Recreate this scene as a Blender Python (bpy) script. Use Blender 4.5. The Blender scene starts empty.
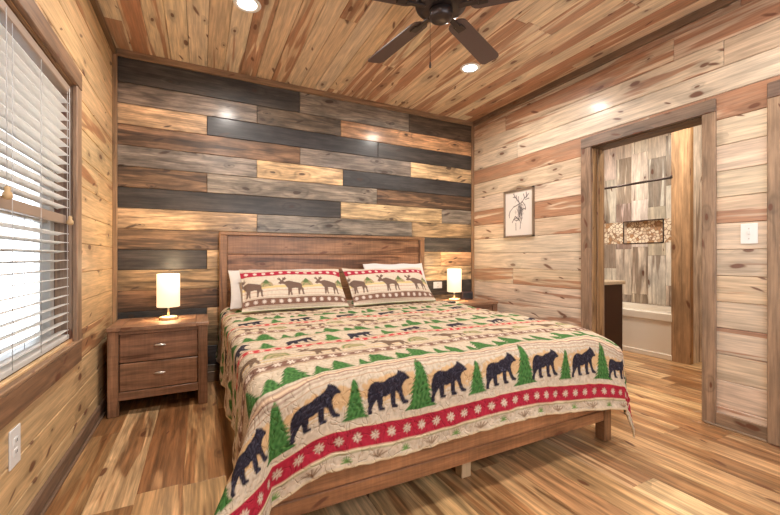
import bpy, bmesh, math, random
import numpy as np
from mathutils import Vector, Matrix

random.seed(7)
rng = np.random.default_rng(11)
scene = bpy.context.scene
COL = scene.collection
PI = math.pi

# ------------------------------------------------------------------ camera, world, exposure
W = 3.55            # room width (x), back wall at y = 0, camera looks towards +y
H = 2.70
YF = -4.15          # wall behind the camera
F_PX = 374.5
cam_d = bpy.data.cameras.new('camera')
cam = bpy.data.objects.new('camera', cam_d)
COL.objects.link(cam)
cam_d.sensor_width = 36.0
cam_d.lens = 36.0 * F_PX / 780.0
cam_d.clip_start = 0.02
cam.location = (0.606, -3.586, 1.07)
cam.rotation_euler = (PI / 2, 0, -math.atan(190 / F_PX))
scene.camera = cam

vs = scene.view_settings
vs.view_transform = 'Standard'
vs.look = 'None'
vs.gamma = 1.0
vs.use_curve_mapping = False
vs.exposure = -0.03
scene.cycles.use_denoising = True
scene.cycles.max_bounces = 10
scene.cycles.diffuse_bounces = 6
scene.cycles.sample_clamp_indirect = 6.0
scene.cycles.caustics_reflective = False
scene.cycles.caustics_refractive = False

world = bpy.data.worlds.new('daylight')
scene.world = world
world.use_nodes = True
wn = world.node_tree.nodes
wn['Background'].inputs[0].default_value = (0.86, 0.93, 1.0, 1)
wn['Background'].inputs[1].default_value = 6.0


def area(name, loc, rot, size, power, color, shape='DISK', sy=None, spread=PI):
    l = bpy.data.lights.new(name, 'AREA')
    l.shape = shape
    l.size = size
    if sy:
        l.size_y = sy
    l.energy = power
    l.color = color
    l.spread = spread
    o = bpy.data.objects.new(name, l)
    COL.objects.link(o)
    o.location = loc
    o.rotation_euler = rot
    return o


# sky portals for the left window and the added fill window
def portal(name, loc, rot, sx, sy):
    o = area(name, loc, rot, sx, 1, (1, 1, 1), 'RECTANGLE', sy)
    o.data.cycles.is_portal = True


portal('window_portal', (-0.16, -1.97, 1.31), (0, -PI / 2, 0), 1.36, 1.86)
portal('window_portal', (1.95, -4.30, 1.45), (-PI / 2, 0, PI), 2.1, 1.3)  # at the added fill window behind the camera
CAN_XY = [(0.876, -1.025), (2.677, -1.025), (0.876, -2.95), (2.677, -2.95)]  # the near pair is unseen, added to even out the brightness
WARM = (1.0, 0.93, 0.85)
CAN_W = [26, 26, 22, 21]


# ------------------------------------------------------------------ materials
def new_mat(name):
    m = bpy.data.materials.new(name)
    m.use_nodes = True
    nt = m.node_tree
    b = nt.nodes['Principled BSDF']
    return m, nt, b


def simple(name, col, rough=0.5, metal=0.0, bump=0.0, bscale=200, var=0.0, emit=None, es=0.0, trans=0.0):
    m, nt, b = new_mat(name)
    b.inputs['Base Color'].default_value = (*col, 1)
    b.inputs['Roughness'].default_value = rough
    b.inputs['Metallic'].default_value = metal
    tc = nt.nodes.new('ShaderNodeTexCoord')
    n = nt.nodes.new('ShaderNodeTexNoise')
    n.inputs['Scale'].default_value = bscale
    n.inputs['Detail'].default_value = 3
    nt.links.new(tc.outputs['Object'], n.inputs['Vector'])
    if var:
        mx = nt.nodes.new('ShaderNodeMix')
        mx.data_type = 'RGBA'
        mx.inputs[6].default_value = (*[c * (1 - var) for c in col], 1)
        mx.inputs[7].default_value = (*[min(1, c * (1 + var)) for c in col], 1)
        nt.links.new(n.outputs['Fac'], mx.inputs[0])
        nt.links.new(mx.outputs[2], b.inputs['Base Color'])
    if bump:
        bp = nt.nodes.new('ShaderNodeBump')
        bp.inputs['Strength'].default_value = bump
        bp.inputs['Distance'].default_value = 0.002
        nt.links.new(n.outputs['Fac'], bp.inputs['Height'])
        nt.links.new(bp.outputs[0], b.inputs['Normal'])
    if emit:
        b.inputs['Emission Color'].default_value = (*emit, 1)
        b.inputs['Emission Strength'].default_value = es
    if trans:
        b.inputs['Transmission Weight'].default_value = trans
    return m


class NB:
    """small helper to write node maths"""
    def __init__(s, nt):
        s.nt = nt

    def set(s, sock, v):
        if isinstance(v, bpy.types.NodeSocket):
            s.nt.links.new(v, sock)
        else:
            sock.default_value = v

    def m(s, op, a, b=0.0, c=0.0, clamp=False):
        n = s.nt.nodes.new('ShaderNodeMath')
        n.operation = op
        n.use_clamp = clamp
        for i, v in enumerate((a, b, c)):
            s.set(n.inputs[i], v)
        return n.outputs[0]

    def xyz(s, x, y, z=0.0):
        n = s.nt.nodes.new('ShaderNodeCombineXYZ')
        for i, v in enumerate((x, y, z)):
            s.set(n.inputs[i], v)
        return n.outputs[0]

    def noise(s, vec, scale=1.0, detail=2.0, rough=0.5, out='Fac', dist=0.0):
        n = s.nt.nodes.new('ShaderNodeTexNoise')
        n.inputs['Scale'].default_value = scale
        n.inputs['Detail'].default_value = detail
        n.inputs['Roughness'].default_value = rough
        n.inputs['Distortion'].default_value = dist
        s.nt.links.new(vec, n.inputs['Vector'])
        return n.outputs[out]

    def mix(s, f, a, b, blend='MIX'):
        n = s.nt.nodes.new('ShaderNodeMix')
        n.data_type = 'RGBA'
        n.blend_type = blend
        s.set(n.inputs[0], f)
        s.set(n.inputs[6], a)
        s.set(n.inputs[7], b)
        return n.outputs[2]

    def ramp(s, v, lo, hi, a=0.0, b=1.0):
        n = s.nt.nodes.new('ShaderNodeMapRange')
        n.interpolation_type = 'SMOOTHSTEP'
        s.set(n.inputs[0], v)
        s.set(n.inputs[1], lo)
        s.set(n.inputs[2], hi)
        s.set(n.inputs[3], a)
        s.set(n.inputs[4], b)
        return n.outputs[0]

    def scale_col(s, col, f):
        n = s.nt.nodes.new('ShaderNodeVectorMath')
        n.operation = 'SCALE'
        s.set(n.inputs[0], col)
        s.set(n.inputs[3], f)
        return n.outputs[0]


def wood(name, rough=0.4, streak=(0.42, 0.17, 0.075), ring=0.25, fine=0.25, knotcol=(0.13, 0.045, 0.022),
         bump=0.25, sawn=0.0, mottle=0.0, strip=0.0, coat=0.0, ringscale=1.0, swap=(0.55, 0.75)):
    """boards: UV in metres with u along the grain; 'tint' = board colour,
    'aux' = (heartwood amount, knot amount, random)"""
    m, nt, b = new_mat(name)
    q = NB(nt)
    uvn = nt.nodes.new('ShaderNodeUVMap')
    uvn.uv_map = 'UVMap'
    sep = nt.nodes.new('ShaderNodeSeparateXYZ')
    nt.links.new(uvn.outputs[0], sep.inputs[0])
    u, v = sep.outputs[0], sep.outputs[1]
    at = nt.nodes.new('ShaderNodeAttribute')
    at.attribute_name = 'tint'
    ax = nt.nodes.new('ShaderNodeAttribute')
    ax.attribute_name = 'aux'
    sa = nt.nodes.new('ShaderNodeSeparateColor')
    nt.links.new(ax.outputs['Color'], sa.inputs[0])
    heart, knots, rnd = sa.outputs[0], sa.outputs[1], sa.outputs[2]
    # knots: elliptical cells
    vo = nt.nodes.new('ShaderNodeTexVoronoi')
    vo.voronoi_dimensions = '2D'
    vo.inputs['Scale'].default_value = 1.0
    vo.inputs['Randomness'].default_value = 0.9
    wob = q.noise(q.xyz(q.m('MULTIPLY', u, 9.0), q.m('MULTIPLY', v, 14.0)), 1.0, 1.0)
    wv = q.m('MULTIPLY', q.m('SUBTRACT', wob, 0.5), 0.16)
    nt.links.new(q.xyz(q.m('ADD', q.m('MULTIPLY', u, 2.7), wv), q.m('ADD', q.m('MULTIPLY', v, 6.2), wv)), vo.inputs['Vector'])
    d = vo.outputs['Distance']
    sc = nt.nodes.new('ShaderNodeSeparateColor')
    nt.links.new(vo.outputs['Color'], sc.inputs[0])
    has = q.m('LESS_THAN', sc.outputs[0], knots)
    rad = q.m('MULTIPLY', q.m('ADD', q.m('MULTIPLY', sc.outputs[1], 0.085), 0.034), has)
    near = q.m('MULTIPLY', q.ramp(d, q.m('MULTIPLY', rad, 4.2), q.m('MULTIPLY', rad, 0.9)), has)
    knot = q.m('MULTIPLY', q.ramp(d, q.m('MULTIPLY', rad, 1.1), q.m('MULTIPLY', rad, 0.65)), has)
    # spike knots: thin slanted marks
    vs_ = nt.nodes.new('ShaderNodeTexVoronoi')
    vs_.voronoi_dimensions = '2D'
    vs_.inputs['Scale'].default_value = 1.0
    sl_u = q.m('MULTIPLY', q.m('ADD', q.m('MULTIPLY', u, 0.94), q.m('MULTIPLY', v, 0.34)), 3.2)
    sl_v = q.m('MULTIPLY', q.m('SUBTRACT', q.m('MULTIPLY', v, 0.94), q.m('MULTIPLY', u, 0.34)), 13.0)
    nt.links.new(q.xyz(q.m('ADD', sl_u, wv), q.m('ADD', sl_v, q.m('MULTIPLY', wv, 2.0))), vs_.inputs['Vector'])
    ss_ = nt.nodes.new('ShaderNodeSeparateColor')
    nt.links.new(vs_.outputs['Color'], ss_.inputs[0])
    has2 = q.m('LESS_THAN', ss_.outputs[0], q.m('MULTIPLY', knots, 0.34))
    r2 = q.m('MULTIPLY', q.m('ADD', q.m('MULTIPLY', ss_.outputs[1], 0.13), 0.05), has2)
    spike = q.m('MULTIPLY', q.ramp(vs_.outputs['Distance'], q.m('MULTIPLY', r2, 1.3), q.m('MULTIPLY', r2, 0.5)), has2)
    knot = q.m('MAXIMUM', knot, spike)
    # growth rings (contours of a stretched noise, pushed aside by the knots)
    base = q.noise(q.xyz(q.m('MULTIPLY', u, 0.75 * ringscale), q.m('MULTIPLY', v, 6.0 * ringscale)), 1.0, 2.0, 0.45)
    lv = q.m('ADD', q.m('MULTIPLY', base, 46.0), q.m('MULTIPLY', near, 7.0))
    rings = q.m('MULTIPLY_ADD', q.m('SINE', lv), 0.5, 0.5)
    rings = q.m('POWER', rings, 1.8)
    # fine fibres
    fib = q.noise(q.xyz(q.m('MULTIPLY', u, 5.0), q.m('MULTIPLY', v, 95.0)), 1.0, 3.0, 0.6)
    fib2 = q.noise(q.xyz(q.m('MULTIPLY', u, 2.0), q.m('MULTIPLY', v, 26.0)), 1.0, 3.0, 0.6)
    # heartwood streaks
    hn = q.noise(q.xyz(q.m('MULTIPLY', u, 0.9), q.m('MULTIPLY', v, 11.5)), 1.0, 3.0, 0.55, dist=0.55)
    thr = q.m('SUBTRACT', 0.80, q.m('MULTIPLY', heart, 0.50))
    hw = q.ramp(hn, thr, q.m('ADD', thr, 0.07))
    hw = q.m('MULTIPLY', hw, q.ramp(fib2, 0.15, 0.6, 0.62, 1.0))
    col = at.outputs['Color']
    stc = q.mix(1.0, col, (*streak, 1), 'MULTIPLY')
    stc = q.mix(swap[0], stc, (*streak, 1))
    col = q.mix(q.m('MULTIPLY', hw, swap[1]), col, stc)
    f = q.m('SUBTRACT', 1.0, q.m('MULTIPLY', rings, ring))
    f = q.m('MULTIPLY', f, q.ramp(fib, 0.25, 0.75, 1.0 - fine, 1.0 + fine * 0.5))
    f = q.m('MULTIPLY', f, q.ramp(fib2, 0.25, 0.75, 1.0 - fine, 1.0 + fine * 0.5))
    if mottle:
        mo = q.noise(q.xyz(q.m('MULTIPLY', u, 3.0), q.m('MULTIPLY', v, 9.0)), 1.0, 4.0, 0.65)
        f = q.m('MULTIPLY', f, q.ramp(mo, 0.33, 0.67, 1.0 - mottle, 1.0 + mottle))
    if strip:
        sp = q.noise(q.xyz(q.m('MULTIPLY', u, 1.1), q.m('MULTIPLY', v, 24.0)), 1.0, 3.0, 0.6)
        f = q.m('MULTIPLY', f, q.ramp(sp, 0.36, 0.64, 1.0 - strip, 1.0 + strip * 0.7))
    if sawn:
        sw = q.noise(q.xyz(q.m('MULTIPLY', u, 60.0), q.m('MULTIPLY', v, 3.0)), 1.0, 2.0, 0.6)
        f = q.m('MULTIPLY', f, q.ramp(sw, 0.3, 0.7, 1.0 - sawn, 1.0 + sawn))
    f = q.m('MULTIPLY', f, q.m('SUBTRACT', 1.0, q.m('MULTIPLY', near, 0.28)))
    col = q.scale_col(col, f)
    col = q.mix(q.m('MULTIPLY', knot, 0.88), col, (*knotcol, 1))
    nt.links.new(col, b.inputs['Base Color'])
    b.inputs['Roughness'].default_value = rough
    b.inputs['Coat Weight'].default_value = coat
    b.inputs['Coat Roughness'].default_value = 0.19
    bp = nt.nodes.new('ShaderNodeBump')
    bp.inputs['Strength'].default_value = bump
    bp.inputs['Distance'].default_value = 0.002
    nt.links.new(q.m('ADD', q.m('MULTIPLY', fib2, 0.7), q.m('MULTIPLY', fib, 0.4)), bp.inputs['Height'])
    nt.links.new(bp.outputs[0], b.inputs['Normal'])
    return m


M = {}
M['pine'] = wood('knotty_pine', 0.45, streak=(0.42, 0.165, 0.075), ring=0.12, fine=0.24, coat=0.20)
M['reclaimed'] = wood('stained_boards', 0.50, streak=(0.045, 0.025, 0.016), ring=0.36, fine=0.40, mottle=0.36, coat=0.25, bump=0.45, knotcol=(0.045, 0.022, 0.014))
M['casing'] = wood('casing_wood', 0.5, streak=(0.13, 0.065, 0.035), ring=0.22, fine=0.25, mottle=0.15)
M['furniture'] = wood('stained_furniture_wood', 0.38, streak=(0.10, 0.035, 0.015), ring=0.22, fine=0.25, sawn=0.10, mottle=0.18, bump=0.25)
M['floorwood'] = wood('floor_planks', 0.30, streak=(0.34, 0.155, 0.06), ring=0.20, fine=0.30, ringscale=1.0, mottle=0.06, bump=0.08, strip=0.30)
M['tilewood'] = wood('wood_look_tile', 0.35, streak=(0.24, 0.165, 0.12), ring=0.12, fine=0.22, mottle=0.20, coat=0.15, ringscale=1.4)
M['groove'] = simple('board_gap', (0.16, 0.08, 0.035), 0.9)
M['white'] = simple('white_plastic', (0.82, 0.82, 0.80), 0.35)
M['slat'] = simple('white_blind_slat', (0.92, 0.92, 0.91), 0.45)
_nt = M['slat'].node_tree
_tl = _nt.nodes.new('ShaderNodeBsdfTranslucent')
_tl.inputs[0].default_value = (0.97, 0.97, 0.96, 1)
_mx = _nt.nodes.new('ShaderNodeMixShader')
_mx.inputs[0].default_value = 0.62
_nt.links.new(_nt.nodes['Principled BSDF'].outputs[0], _mx.inputs[1])
_nt.links.new(_tl.outputs[0], _mx.inputs[2])
_nt.links.new(_mx.outputs[0], _nt.nodes['Material Output'].inputs[0])
M['tub'] = simple('glossy_tub_acrylic', (0.86, 0.82, 0.74), 0.15)
M['steel'] = simple('brushed_nickel', (0.55, 0.52, 0.48), 0.3, 1.0)
M['bronze'] = simple('dark_bronze', (0.055, 0.042, 0.04), 0.35, 0.7)
M['blade'] = simple('fan_blade', (0.085, 0.052, 0.047), 0.42, 0.0, 0.15, 90, 0.15)
M['black'] = simple('black_plastic', (0.02, 0.02, 0.022), 0.35)
M['vanity'] = simple('espresso_cabinet', (0.035, 0.014, 0.009), 0.35)
M['granite'] = simple('granite_top', (0.50, 0.40, 0.28), 0.3, 0, 0, 120, 0.6)
M['pillowwhite'] = simple('white_pillow_cotton', (0.66, 0.63, 0.61), 0.85, 0, 0.3, 60)
M['mattress'] = simple('mattress_fabric', (0.75, 0.73, 0.70), 0.9, 0, 0.3, 60)
M['vinyl'] = simple('window_vinyl', (0.72, 0.70, 0.66), 0.4)
M['cord'] = simple('blind_cord', (0.62, 0.62, 0.62), 0.8)
M['tassel'] = simple('wooden_tassel', (0.62, 0.42, 0.22), 0.45, 0, 0.2, 50, 0.1)
M['railtaupe'] = simple('taupe_rail', (0.36, 0.27, 0.21), 0.5)
M['rawwood'] = wood('raw_pine_foot', 0.6, ring=0.1, fine=0.1)
M['paper'] = None


def color_attr_mat(name, rough=0.85, bump=0.0, sheen=0.0):
    m, nt, b = new_mat(name)
    q = NB(nt)
    at = nt.nodes.new('ShaderNodeAttribute')
    at.attribute_name = 'tint'
    nt.links.new(at.outputs['Color'], b.inputs['Base Color'])
    b.inputs['Roughness'].default_value = rough
    b.inputs['Specular IOR Level'].default_value = 0.2
    if bump:
        uvn = nt.nodes.new('ShaderNodeUVMap')
        uvn.uv_map = 'UVMap'
        n1 = q.noise(uvn.outputs[0], 22.0, 1.0, 0.4, dist=0.8)
        ridge = q.m('ABSOLUTE', q.m('SUBTRACT', n1, 0.5))
        h = q.ramp(ridge, 0.0, 0.06)
        bp = nt.nodes.new('ShaderNodeBump')
        bp.inputs['Strength'].default_value = bump
        bp.inputs['Distance'].default_value = 0.006
        nt.links.new(h, bp.inputs['Height'])
        nt.links.new(bp.outputs[0], b.inputs['Normal'])
    return m


M['quilt'] = color_attr_mat('quilted_print', 0.9, 0.55)
M['quiltback'] = simple('quilt_backing', (0.05, 0.10, 0.035), 0.9, 0, 0.3, 80, 0.3)
M['sham'] = color_attr_mat('sham_print', 0.9, 0.35)
M['print'] = color_attr_mat('art_print', 0.6, 0.0)
M['steelchain'] = simple('chain_metal', (0.12, 0.09, 0.08), 0.4, 0.8)


def shade_mat():
    m, nt, b = new_mat('lit_lamp_shade')
    b.inputs['Base Color'].default_value = (0.9, 0.84, 0.72, 1)
    b.inputs['Roughness'].default_value = 0.9
    q = NB(nt)
    tc = nt.nodes.new('ShaderNodeTexCoord')
    n = q.noise(tc.outputs['Object'], 400.0, 1.0)
    b.inputs['Emission Color'].default_value = (1.0, 0.80, 0.52, 1)
    nt.links.new(q.m('MULTIPLY_ADD', n, 0.15, 0.92), b.inputs['Emission Strength'])
    return m


M['shade'] = shade_mat()
M['canlens'] = simple('lit_can_lens', (1, 1, 1), 0.5, emit=(1.0, 0.95, 0.88), es=14.0)


def pebble_mat():
    m, nt, b = new_mat('pebble_mosaic')
    q = NB(nt)
    uvn = nt.nodes.new('ShaderNodeUVMap')
    uvn.uv_map = 'UVMap'
    vo = nt.nodes.new('ShaderNodeTexVoronoi')
    vo.feature = 'F1'
    vo.inputs['Scale'].default_value = 24.0
    vd = nt.nodes.new('ShaderNodeTexVoronoi')
    vd.feature = 'DISTANCE_TO_EDGE'
    vd.inputs['Scale'].default_value = 24.0
    nt.links.new(uvn.outputs[0], vo.inputs['Vector'])
    nt.links.new(uvn.outputs[0], vd.inputs['Vector'])
    sc = nt.nodes.new('ShaderNodeSeparateColor')
    nt.links.new(vo.outputs['Color'], sc.inputs[0])
    c = q.mix(q.ramp(sc.outputs[0], 0.08, 0.35), (0.50, 0.30, 0.16, 1), (0.92, 0.84, 0.70, 1))
    c = q.mix(q.ramp(vd.outputs['Distance'], 0.03, 0.10), (0.34, 0.22, 0.14, 1), c)
    nt.links.new(c, b.inputs['Base Color'])
    b.inputs['Roughness'].default_value = 0.35
    return m


M['pebble'] = pebble_mat()

# window glass
gm, gnt, gb = new_mat('window_glass')
gb.inputs['Base Color'].default_value = (1, 1, 1, 1)
gb.inputs['Roughness'].default_value = 0.0
gb.inputs['IOR'].default_value = 1.1
gb.inputs['Transmission Weight'].default_value = 1.0
M['glass'] = gm


# ------------------------------------------------------------------ mesh builder
class MB:
    def __init__(s):
        s.v = []
        s.f = []
        s.uv = []
        s.tint = []
        s.aux = []
        s.mi = []
        s.smooth = []

    def face(s, pts, uvs=None, tint=(1, 1, 1), aux=(0.3, 0.3, 0.5), mi=0, smooth=False):
        i0 = len(s.v)
        s.v += [tuple(p) for p in pts]
        s.f.append(tuple(range(i0, i0 + len(pts))))
        s.uv.append(uvs or [(0, 0)] * len(pts))
        s.tint.append(tint)
        s.aux.append(aux)
        s.mi.append(mi)
        s.smooth.append(smooth)

    def from_bm(s, bm, grain=0, tint=(1, 1, 1), aux=None, mi=0, smooth=False, mat=None):
        aux = aux or (0.3, 0.3, random.random())
        off = (random.uniform(0, 50), random.uniform(0, 50))
        bm.normal_update()
        i0 = len(s.v)
        bm.verts.index_update()
        for v in bm.verts:
            s.v.append(tuple(mat @ v.co) if mat else tuple(v.co))
        for f in bm.faces:
            n = f.normal
            dom = max(range(3), key=lambda k: abs(n[k]))
            if dom == grain:
                a, c = [k for k in range(3) if k != dom]
            else:
                a = grain
                c = [k for k in range(3) if k not in (grain, dom)][0]
            s.f.append(tuple(i0 + v.index for v in f.verts))
            s.uv.append([(v.co[a] + off[0], v.co[c] + off[1] + 0.37 * dom) for v in f.verts])
            s.tint.append(tint)
            s.aux.append(aux)
            s.mi.append(mi)
            s.smooth.append(smooth)
        bm.free()

    def box(s, x0, x1, y0, y1, z0, z1, grain=None, tint=(1, 1, 1), aux=None, bev=0.003, mi=0, mat=None, seg=1):
        bm = bmesh.new()
        bmesh.ops.create_cube(bm, size=1.0)
        d = (x1 - x0, y1 - y0, z1 - z0)
        for v in bm.verts:
            v.co = Vector(((v.co.x + .5) * d[0] + x0, (v.co.y + .5) * d[1] + y0, (v.co.z + .5) * d[2] + z0))
        if bev:
            bmesh.ops.bevel(bm, geom=bm.edges[:], offset=min(bev, min(abs(k) for k in d) * 0.45), segments=seg, profile=0.5, affect='EDGES')
        if grain is None:
            grain = max(range(3), key=lambda k: abs(d[k]))
        s.from_bm(bm, grain, tint, aux, mi, False, mat)

    def lathe(s, prof, n=24, center=(0, 0, 0), axis=2, tint=(1, 1, 1), aux=None, mi=0, smooth=True, mat=None, caps=True):
        bm = bmesh.new()
        rings = []
        for r, z in prof:
            rings.append([bm.verts.new((r * math.cos(2 * PI * k / n), r * math.sin(2 * PI * k / n), z)) for k in range(n)])
        for a, b_ in zip(rings[:-1], rings[1:]):
            for k in range(n):
                bm.faces.new((a[k], a[(k + 1) % n], b_[(k + 1) % n], b_[k]))
        if caps:
            if prof[0][0] > 1e-5:
                bm.faces.new(list(reversed(rings[0])))
            if prof[-1][0] > 1e-5:
                bm.faces.new(rings[-1])
        if axis == 0:
            R = Matrix.Rotation(PI / 2, 4, 'Y')
        elif axis == 1:
            R = Matrix.Rotation(-PI / 2, 4, 'X')
        else:
            R = Matrix.Identity(4)
        bmesh.ops.transform(bm, matrix=Matrix.Translation(center) @ R, verts=bm.verts[:])
        s.from_bm(bm, 2, tint, aux, mi, smooth, mat)

    def tube(s, pts, r, n=8, tint=(1, 1, 1), mi=0, aux=None):
        bm = bmesh.new()
        pts = [Vector(p) for p in pts]
        rings = []
        for i, p in enumerate(pts):
            t = (pts[min(i + 1, len(pts) - 1)] - pts[max(i - 1, 0)]).normalized()
            a = t.cross(Vector((0, 0, 1)))
            if a.length < 1e-3:
                a = t.cross(Vector((1, 0, 0)))
            a.normalize()
            b_ = t.cross(a).normalized()
            rings.append([bm.verts.new(p + a * r * math.cos(2 * PI * k / n) + b_ * r * math.sin(2 * PI * k / n)) for k in range(n)])
        for a, b_ in zip(rings[:-1], rings[1:]):
            for k in range(n):
                bm.faces.new((a[k], a[(k + 1) % n], b_[(k + 1) % n], b_[k]))
        bm.faces.new(list(reversed(rings[0])))
        bm.faces.new(rings[-1])
        bmesh.ops.recalc_face_normals(bm, faces=bm.faces[:])
        s.from_bm(bm, 2, tint, aux, mi, True)

    def build(s, name, mats, parent=None, structure=False, loc=None):
        me = bpy.data.meshes.new(name)
        me.from_pydata(s.v, [], s.f)
        uvl = me.uv_layers.new(name='UVMap')
        uvl.data.foreach_set('uv', np.array([c for f in s.uv for p in f for c in p], dtype=np.float32))
        n = [len(f) for f in s.f]
        for key, arr in (('tint', s.tint), ('aux', s.aux)):
            a = me.color_attributes.new(key, 'FLOAT_COLOR', 'CORNER')
            arr = np.concatenate([np.array(arr, dtype=np.float32), np.ones((len(arr), 1), np.float32)], axis=1)
            a.data.foreach_set('color', np.repeat(arr, n, axis=0).ravel())
        if not isinstance(mats, (list, tuple)):
            mats = [mats]
        for m_ in mats:
            me.materials.append(m_)
        me.polygons.foreach_set('material_index', s.mi)
        me.polygons.foreach_set('use_smooth', s.smooth)
        me.update()
        o = bpy.data.objects.new(name, me)
        COL.objects.link(o)
        if parent:
            o.parent = parent
        if structure:
            o['kind'] = 'structure'
        return o


def thing(name, label, cat, loc=(0, 0, 0), rotz=0.0, group=None, structure=False):
    o = bpy.data.objects.new(name, None)
    o.empty_display_size = 0.1
    COL.objects.link(o)
    o.location = loc
    o.rotation_euler = (0, 0, rotz)
    if structure:
        o['kind'] = 'structure'
    else:
        tag(o, label, cat, group)
    return o


def tag(o, label, cat, group=None):
    o['label'] = label
    o['category'] = cat
    if group:
        o['group'] = group


def dup(root, loc=None, rotz=None, label=None):
    r = root.copy()
    COL.objects.link(r)
    if loc is not None:
        r.location = loc
    if rotz is not None:
        r.rotation_euler = (0, 0, rotz)
    if label:
        r['label'] = label
    for ch in list(root.children):
        c = ch.copy()
        COL.objects.link(c)
        c.parent = r
        for g in list(ch.children):
            d = g.copy()
            COL.objects.link(d)
            d.parent = c
    return r


def subtract(rects, holes):
    """rects (u0,u1,v0,v1,payload) minus the holes"""
    for (a0, a1, b0, b1) in holes:
        out = []
        for (u0, u1, v0, v1, p) in rects:
            if u1 <= a0 or u0 >= a1 or v1 <= b0 or v0 >= b1:
                out.append((u0, u1, v0, v1, p))
                continue
            if u0 < a0:
                out.append((u0, a0, v0, v1, p))
            if u1 > a1:
                out.append((a1, u1, v0, v1, p))
            m0, m1 = max(u0, a0), min(u1, a1)
            if v0 < b0:
                out.append((m0, m1, v0, b0, p))
            if v1 > b1:
                out.append((m0, m1, b1, v1, p))
        rects = out
    return rects


def boards(mb, rects, P, th=0.018, bev=0.0032, gap=0.0012, mi=0):
    """rects: (u0,u1,v0,v1,(tint,aux,off)); P(u,v,n) -> point, n towards the room"""
    for (u0, u1, v0, v1, (tint, aux, off)) in rects:
        if u1 - u0 < 0.01 or v1 - v0 < 0.006:
            continue
        a0, a1, b0, b1 = u0 + gap, u1 - gap, v0 + gap, v1 - gap
        O = [(a0, b0), (a1, b0), (a1, b1), (a0, b1)]
        I = [(a0 + bev, b0 + bev), (a1 - bev, b0 + bev), (a1 - bev, b1 - bev), (a0 + bev, b1 - bev)]
        uv = lambda p: (p[0] + off[0], p[1] + off[1])
        mb.face([P(*p, th) for p in I], [uv(p) for p in I], tint, aux, mi)
        for k in range(4):
            j = (k + 1) % 4
            mb.face([P(*O[k], th - bev), P(*O[j], th - bev), P(*I[j], th), P(*I[k], th)], [uv(O[k]), uv(O[j]), uv(I[j]), uv(I[k])], tint, aux, mi)
            mb.face([P(*O[k], 0.0), P(*O[j], 0.0), P(*O[j], th - bev), P(*O[k], th - bev)], [uv(O[k]), uv(O[j]), uv(O[j]), uv(O[k])], tint, aux, mi)


def roff():
    return (random.uniform(0, 60), random.uniform(0, 60))


PINE = [(0.72, 0.555, 0.395), (0.75, 0.605, 0.455), (0.69, 0.50, 0.34), (0.72, 0.53, 0.38), (0.76, 0.625, 0.485)]


def jit(c, a=0.05):
    k = 1 + random.uniform(-a, a)
    return tuple(min(0.95, x * k * (1 + random.uniform(-a, a) * 0.4)) for x in c)


def pine_payload(heart=None, tint=None, knots=None):
    return (jit(tint or random.choice(PINE)), (heart if heart is not None else random.choice([0.1, 0.3, 0.45, 0.6, 0.75]),
            knots if knots is not None else random.uniform(0.3, 0.5), random.random()), roff())


# ------------------------------------------------------------------ room shell
TH = 0.018          # board thickness; finished wall faces at x=0, x=W, y=0, z=H
RX = W + 0.15       # bathroom side of the right wall
BX = 5.70           # far bathroom wall
DY0, DY1, DZ = -2.335, -1.535, 2.00     # doorway 1 opening in the right wall
WY0, WY1, WZ0, WZ1 = -2.90, -1.040, 0.635, 1.990   # window opening
PITCH = 0.165


def solid_wall(mb, P, u0, u1, v0, v1, th, holes, mi=1):
    """backing wall with real thickness and openings; n from -th to 0"""
    for (a0, a1, b0, b1, p) in subtract([(u0, u1, v0, v1, None)], holes):
        c = [(a0, b0), (a1, b0), (a1, b1), (a0, b1)]
        mb.face([P(*q, 0.0) for q in c], tint=(.5, .3, .16), mi=mi)
        mb.face([P(*q, -th) for q in reversed(c)], tint=(.5, .3, .16), mi=mi)
        for k in range(4):
            j = (k + 1) % 4
            mb.face([P(*c[k], -th), P(*c[j], -th), P(*c[j], 0.0), P(*c[k], 0.0)], tint=(.5, .3, .16), mi=mi)


# back wall: stained boards, laid out course by course
CH = (0.068, 0.054, 0.046)
CB = (0.046, 0.043, 0.043)
GR = (0.32, 0.255, 0.20)
GD = (0.20, 0.145, 0.10)
BR = (0.25, 0.14, 0.075)
PN = (0.74, 0.49, 0.27)
OP = (0.72, 0.40, 0.20)
TN = (0.40, 0.265, 0.145)
DB = (0.125, 0.085, 0.055)


def ux(u):      # pixel column -> x on the back wall (measured once from the photograph)
    a = (u - 390) / F_PX
    th = math.atan(190 / F_PX)
    return 0.606 + 3.586 * (math.sin(th) + a * math.cos(th)) / (math.cos(th) - a * math.sin(th))


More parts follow.
